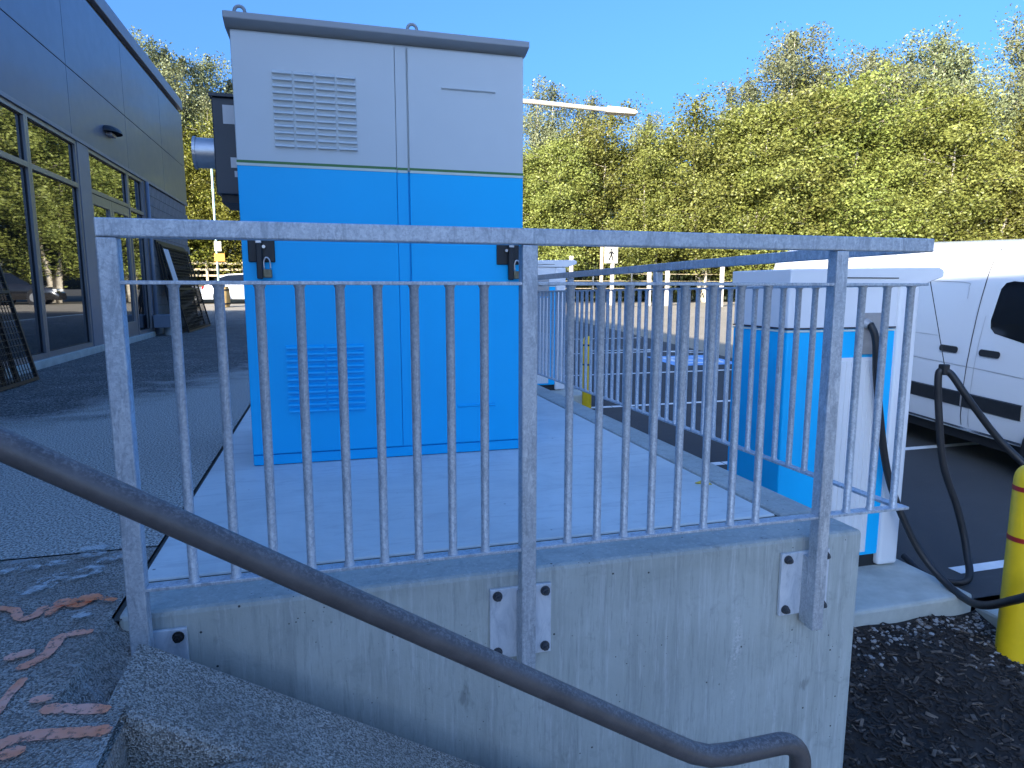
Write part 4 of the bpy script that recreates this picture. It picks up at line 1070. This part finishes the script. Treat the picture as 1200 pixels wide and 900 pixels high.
# ------------------------------------------------------------------ trees
def leaf_mesh(name, centres, sigma, per, size, seed, mt, up_bias=.25):
    r = np.random.default_rng(seed)
    cs = np.asarray(centres); n = len(cs)*per
    g = r.normal(size=(n, 3)); g *= np.minimum(1, 1.75/np.maximum(1e-6, np.linalg.norm(g, axis=1)))[:, None]
    c = np.repeat(cs[:, :3], per, 0) + g * np.repeat(cs[:, 3:4], per, 0) * np.array(sigma)
    nr = r.normal(size=(n, 3)); nr[:, 2] += up_bias; nr /= np.linalg.norm(nr, axis=1)[:, None]
    a = np.cross(nr, r.normal(size=(n, 3))); a /= np.linalg.norm(a, axis=1)[:, None]; b = np.cross(nr, a)
    s = size * r.uniform(.65, 1.3, size=(n, 1))
    v = np.empty((n, 4, 3)); v[:, 0] = c + a*s; v[:, 1] = c + b*s*.62 + nr*s*.12; v[:, 2] = c - a*s; v[:, 3] = c - b*s*.62 + nr*s*.12
    me = bpy.data.meshes.new(name); me.vertices.add(n*4); me.vertices.foreach_set('co', v.ravel())
    me.loops.add(n*4); me.loops.foreach_set('vertex_index', np.arange(n*4)); me.polygons.add(n); me.polygons.foreach_set('loop_start', np.arange(n)*4); me.polygons.foreach_set('loop_total', np.full(n, 4))
    me.materials.append(mt); me.update(); me.validate(); return me
def tree_data(seed, h, rad, nlead, low, mt, per=58, size=.070, nbr=38, spread=.34):
    r = random.Random(seed); wood = MB(); cl = []
    for L in range(nlead):
        a = 2*math.pi*L/nlead + r.uniform(-.4, .4); lean = r.uniform(.05, .22)*rad if nlead > 1 else .05
        top = h * (1 if L == 0 else r.uniform(.74, .97)); P = []
        for k in range(7):
            t = k/6; P.append((math.cos(a)*(.12+lean*t*2.2*(1-.35*t)) + r.uniform(-.08, .08), math.sin(a)*(.12+lean*t*2.2*(1-.35*t)) + r.uniform(-.08, .08), top*t))
        P = catmull(P, 3); r0 = .012*h if nlead > 1 else .016*h
        wood.tube(P, [max(.012, r0*(1-.93*i/(len(P)-1))) for i in range(len(P))], 6)
        for k in range(nbr):
            t = low + (1-low)*((k+r.random())/nbr)**.95
            p = P[min(len(P)-1, int(t*(len(P)-1)))]
            env = rad * (max(0.06, math.sin(math.pi*min(1, .14+(1-t)*.86))**.75 if t > .45 else (.75+.55*t)))
            ang = r.uniform(0, 6.283); ln = env * r.uniform(.45, 1.12); rise = r.uniform(.12, .75)
            d = Vector((math.cos(ang), math.sin(ang), rise)).normalized(); e = p + d*ln - Vector((0, 0, .05*ln*ln))
            mid = p.lerp(e, .5) + Vector((r.uniform(-.1, .1), r.uniform(-.1, .1), .06*ln))
            wood.tube([p, mid, e], [.03*(1-t)+.012, .014, .005], 3, cap=False)
            ns = max(2, int(ln*3.4))
            for j in range(ns):
                f = (j+.7)/ns
                if f < .2: continue
                q = (p.lerp(mid, f*2) if f < .5 else mid.lerp(e, f*2-1))
                cl.append((q.x+r.gauss(0, .1), q.y+r.gauss(0, .1), q.z+r.gauss(0, .1), spread*r.uniform(.6, 1.25)))
        for k in range(5): # spire
            cl.append((P[-1].x, P[-1].y, top-.25*k, .11+.04*k))
    tm = wood.mesh('trunk', MT['bark'], True)
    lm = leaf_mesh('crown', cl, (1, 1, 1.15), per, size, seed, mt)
    return tm, lm
TV = {
 'olive':  tree_data(1, 11, 2.7, 5, .17, MT['leaf']),
 'olive2': tree_data(2, 11, 2.5, 4, .20, MT['leaf']),
 'tall':   tree_data(3, 14, 2.5, 4, .12, MT['leafpale'], per=54, nbr=46, spread=.38),
 'tall2':  tree_data(4, 14, 2.3, 5, .14, MT['leafpale'], per=52, nbr=42, spread=.38),
 'pale':   tree_data(6, 13, 2.9, 6, .15, MT['leafpale'], per=44, nbr=40, spread=.36),
 'yel':    tree_data(5, 10, 2.5, 4, .06, MT['leafyel'], per=46),
}
print('tree leaves', {k: len(v[1].polygons) for k, v in TV.items()})
HT = {'olive': 11, 'olive2': 11, 'tall': 14, 'tall2': 14, 'yel': 10, 'pale': 13}
def tree(kind, x, y, top, label, wide=1.0, z0=.1, group='trees of the belt behind the car park'):
    t = thing('tree', label, 'tree', (x, y, z0), random.uniform(0, 6.28), group)
    s = (top - z0) / HT[kind]; t.scale = (s*wide, s*wide, s)
    tm, lm = TV[kind]; link('trunk', tm, t); link('crown', lm, t); return t
random.seed(21)
FRONT = [('olive', 13.0, 37.0, 9.3, 1.25, 'olive green tree behind the tall white post'), ('olive2', 15.6, 37.0, 10.6, 1.25, 'olive green tree behind the pedestrian crossing sign'),
 ('olive', 18.0, 35.2, 9.4, 1.2, 'olive green tree with pale forked trunks behind the pair of white posts'), ('olive2', 20.6, 33.8, 10.6, 1.25, 'olive green tree behind the white post beside the charger'),
 ('olive', 23.0, 33.3, 11.0, 1.35, 'olive green tree rising over the blue and white charger'), ('olive2', 25.6, 33.2, 11.6, 1.4, 'olive green tree rising over the rear end of the white van'),
 ('olive', 28.4, 32.6, 12.2, 1.3, None), ('olive2', 31.0, 31.6, 9.4, 1.35, None), ('olive', 33.4, 30.6, 11.6, 1.25, None), ('olive2', 36.2, 29.6, 9.2, 1.35, None), ('olive', 39.0, 28.2, 11.8, 1.25, None),
 ('olive2', 10.0, 38.2, 9.5, 1.3, 'olive green tree showing just beside the grey and blue cabinet'), ('olive', 6.8, 39.0, 10, 1.3, 0), ('olive2', 3.5, 40.0, 10, 1.3, 0), ('olive', .2, 41, 10, 1.3, 0), ('olive2', 42, 26.5, 12, 1.4, None), ('olive', 45, 25, 12, 1.4, None)]
for kind, x, y, top, w, lab in FRONT:
    if lab is None: tree(kind, x, y, top, 'olive green tree of the front row rising over the white van', w, .1, 'olive trees over the van')
    elif lab == 0: tree(kind, x, y, top, 'olive green tree behind the power cabinet, seen mirrored in the shopfront glass', w, .1, 'olive trees behind the cabinet')
    else: tree(kind, x, y, top, lab, w)
for kind, x, y, top, w in [('tall', 13.6, 41.5, 13.4, 1.0), ('tall2', 16.8, 42.0, 13.0, 1.0), ('tall2', 20.0, 40, 11.6, 1), ('tall2', 9, 43, 12.5, 1), ('tall', 5, 44, 13, 1)]:
    tree(kind, x, y, top, 'pale grey-green treetop showing around the street lamp arm', w, .1, 'pale trees near the street lamp')
for kind, x, y, top, w in [('tall2', 24.6, 36.6, 13.2, 1.15), ('tall', 27.6, 35.6, 15.9, 1.05), ('pale', 29.4, 36.2, 14.6, 1.0), ('pale', 32.2, 34.6, 15.2, .95), ('tall', 35.0, 34.2, 15.6, 1.1), ('pale', 37.2, 33.4, 15.6, .95), ('pale', 42.0, 31.8, 17.0, .95), ('tall2', 44.6, 30.4, 16.5, 1.1)]:
    tree(kind, x, y, top, 'tall pale grey-green tree topping the front row above the van', w, .1, 'tall pale trees above the van')
for kind, x, y, top, w in [('tall', -9.4, 43.5, 14.6, 1.0), ('tall2', -6.4, 45, 14.4, 1.0), ('tall', -12, 46, 14.0, 1.1), ('tall2', -8.0, 44, 14.3, 1.1), ('tall', -4.4, 46, 13.6, 1.1), ('tall', -10.8, 45, 14.4, 1.1), ('tall2', -5.6, 43.4, 12.0, 1.1)]:
    tree(kind, x, y, top, 'tall pale grey-green tree peeking over the end of the building roof', w, 1.2, 'tall trees beyond the building end')
for kind, x, y, top, w in [('yel', -6.0, 42.6, 10.4, 1.2), ('yel', -8.8, 42.6, 10.0, 1.2), ('yel', -7.4, 41.8, 9.6, 1.2), ('yel', -4.6, 42.0, 10.2, 1.2), ('yel', -10.2, 42.2, 9.0, 1.2), ('yel', -2.0, 42.0, 10.0, 1.2)]:
    tree(kind, x, y, top, 'yellow-green tree behind the timber fence beyond the building', w, 1.2, 'yellow-green trees behind the timber fence')
# shrubs under the belt, tree shade put into their dark leaf colour
shv = []
for sd_ in (31, 32):
    r = random.Random(sd_); cl = []
    for k in range(190):
        a = r.uniform(0, 6.283); q = r.random()**.5*1.35; z = r.uniform(.1, 1.9)*(1-.25*q)
        cl.append((math.cos(a)*q, math.sin(a)*q, z, .20))
    wd_ = MB()
    for k in range(6):
        a = r.uniform(0, 6.28); wd_.tube([(0, 0, 0), (.3*math.cos(a), .3*math.sin(a), .8), (.7*math.cos(a), .7*math.sin(a), 1.6)], [.03, .02, .008], 4)
    shv.append((leaf_mesh('foliage', cl, (1, 1, 1), 15, .085, sd_, MT['leafshade']), wd_.mesh('stems', MT['bark'])))
for k in range(20):
    x = 9.2 + k*1.75; y = 36.0 - .02*k - .17*max(0, x-14) + random.uniform(-.2, .4)
    t = thing('shrub', 'dark leafy shrub in the row under the tree belt', 'shrub', (x, y, .12), random.uniform(0, 6), 'shrubs under the tree belt'); t.scale = (1.1, 1.0, random.uniform(1.15, 1.75))
    link('foliage', shv[k % 2][0], t); link('stems', shv[k % 2][1], t)
for k in range(7):
    x = -11 + k*1.8
    t = thing('shrub', 'dark leafy shrub on the bank behind the timber fence', 'shrub', (x, 42.3, 1.1), random.uniform(0, 6), 'shrubs on the bank'); t.scale = (1.1, .8, 1.7)
    link('foliage', shv[k % 2][0], t); link('stems', shv[k % 2][1], t)
print('done', len(bpy.data.objects))
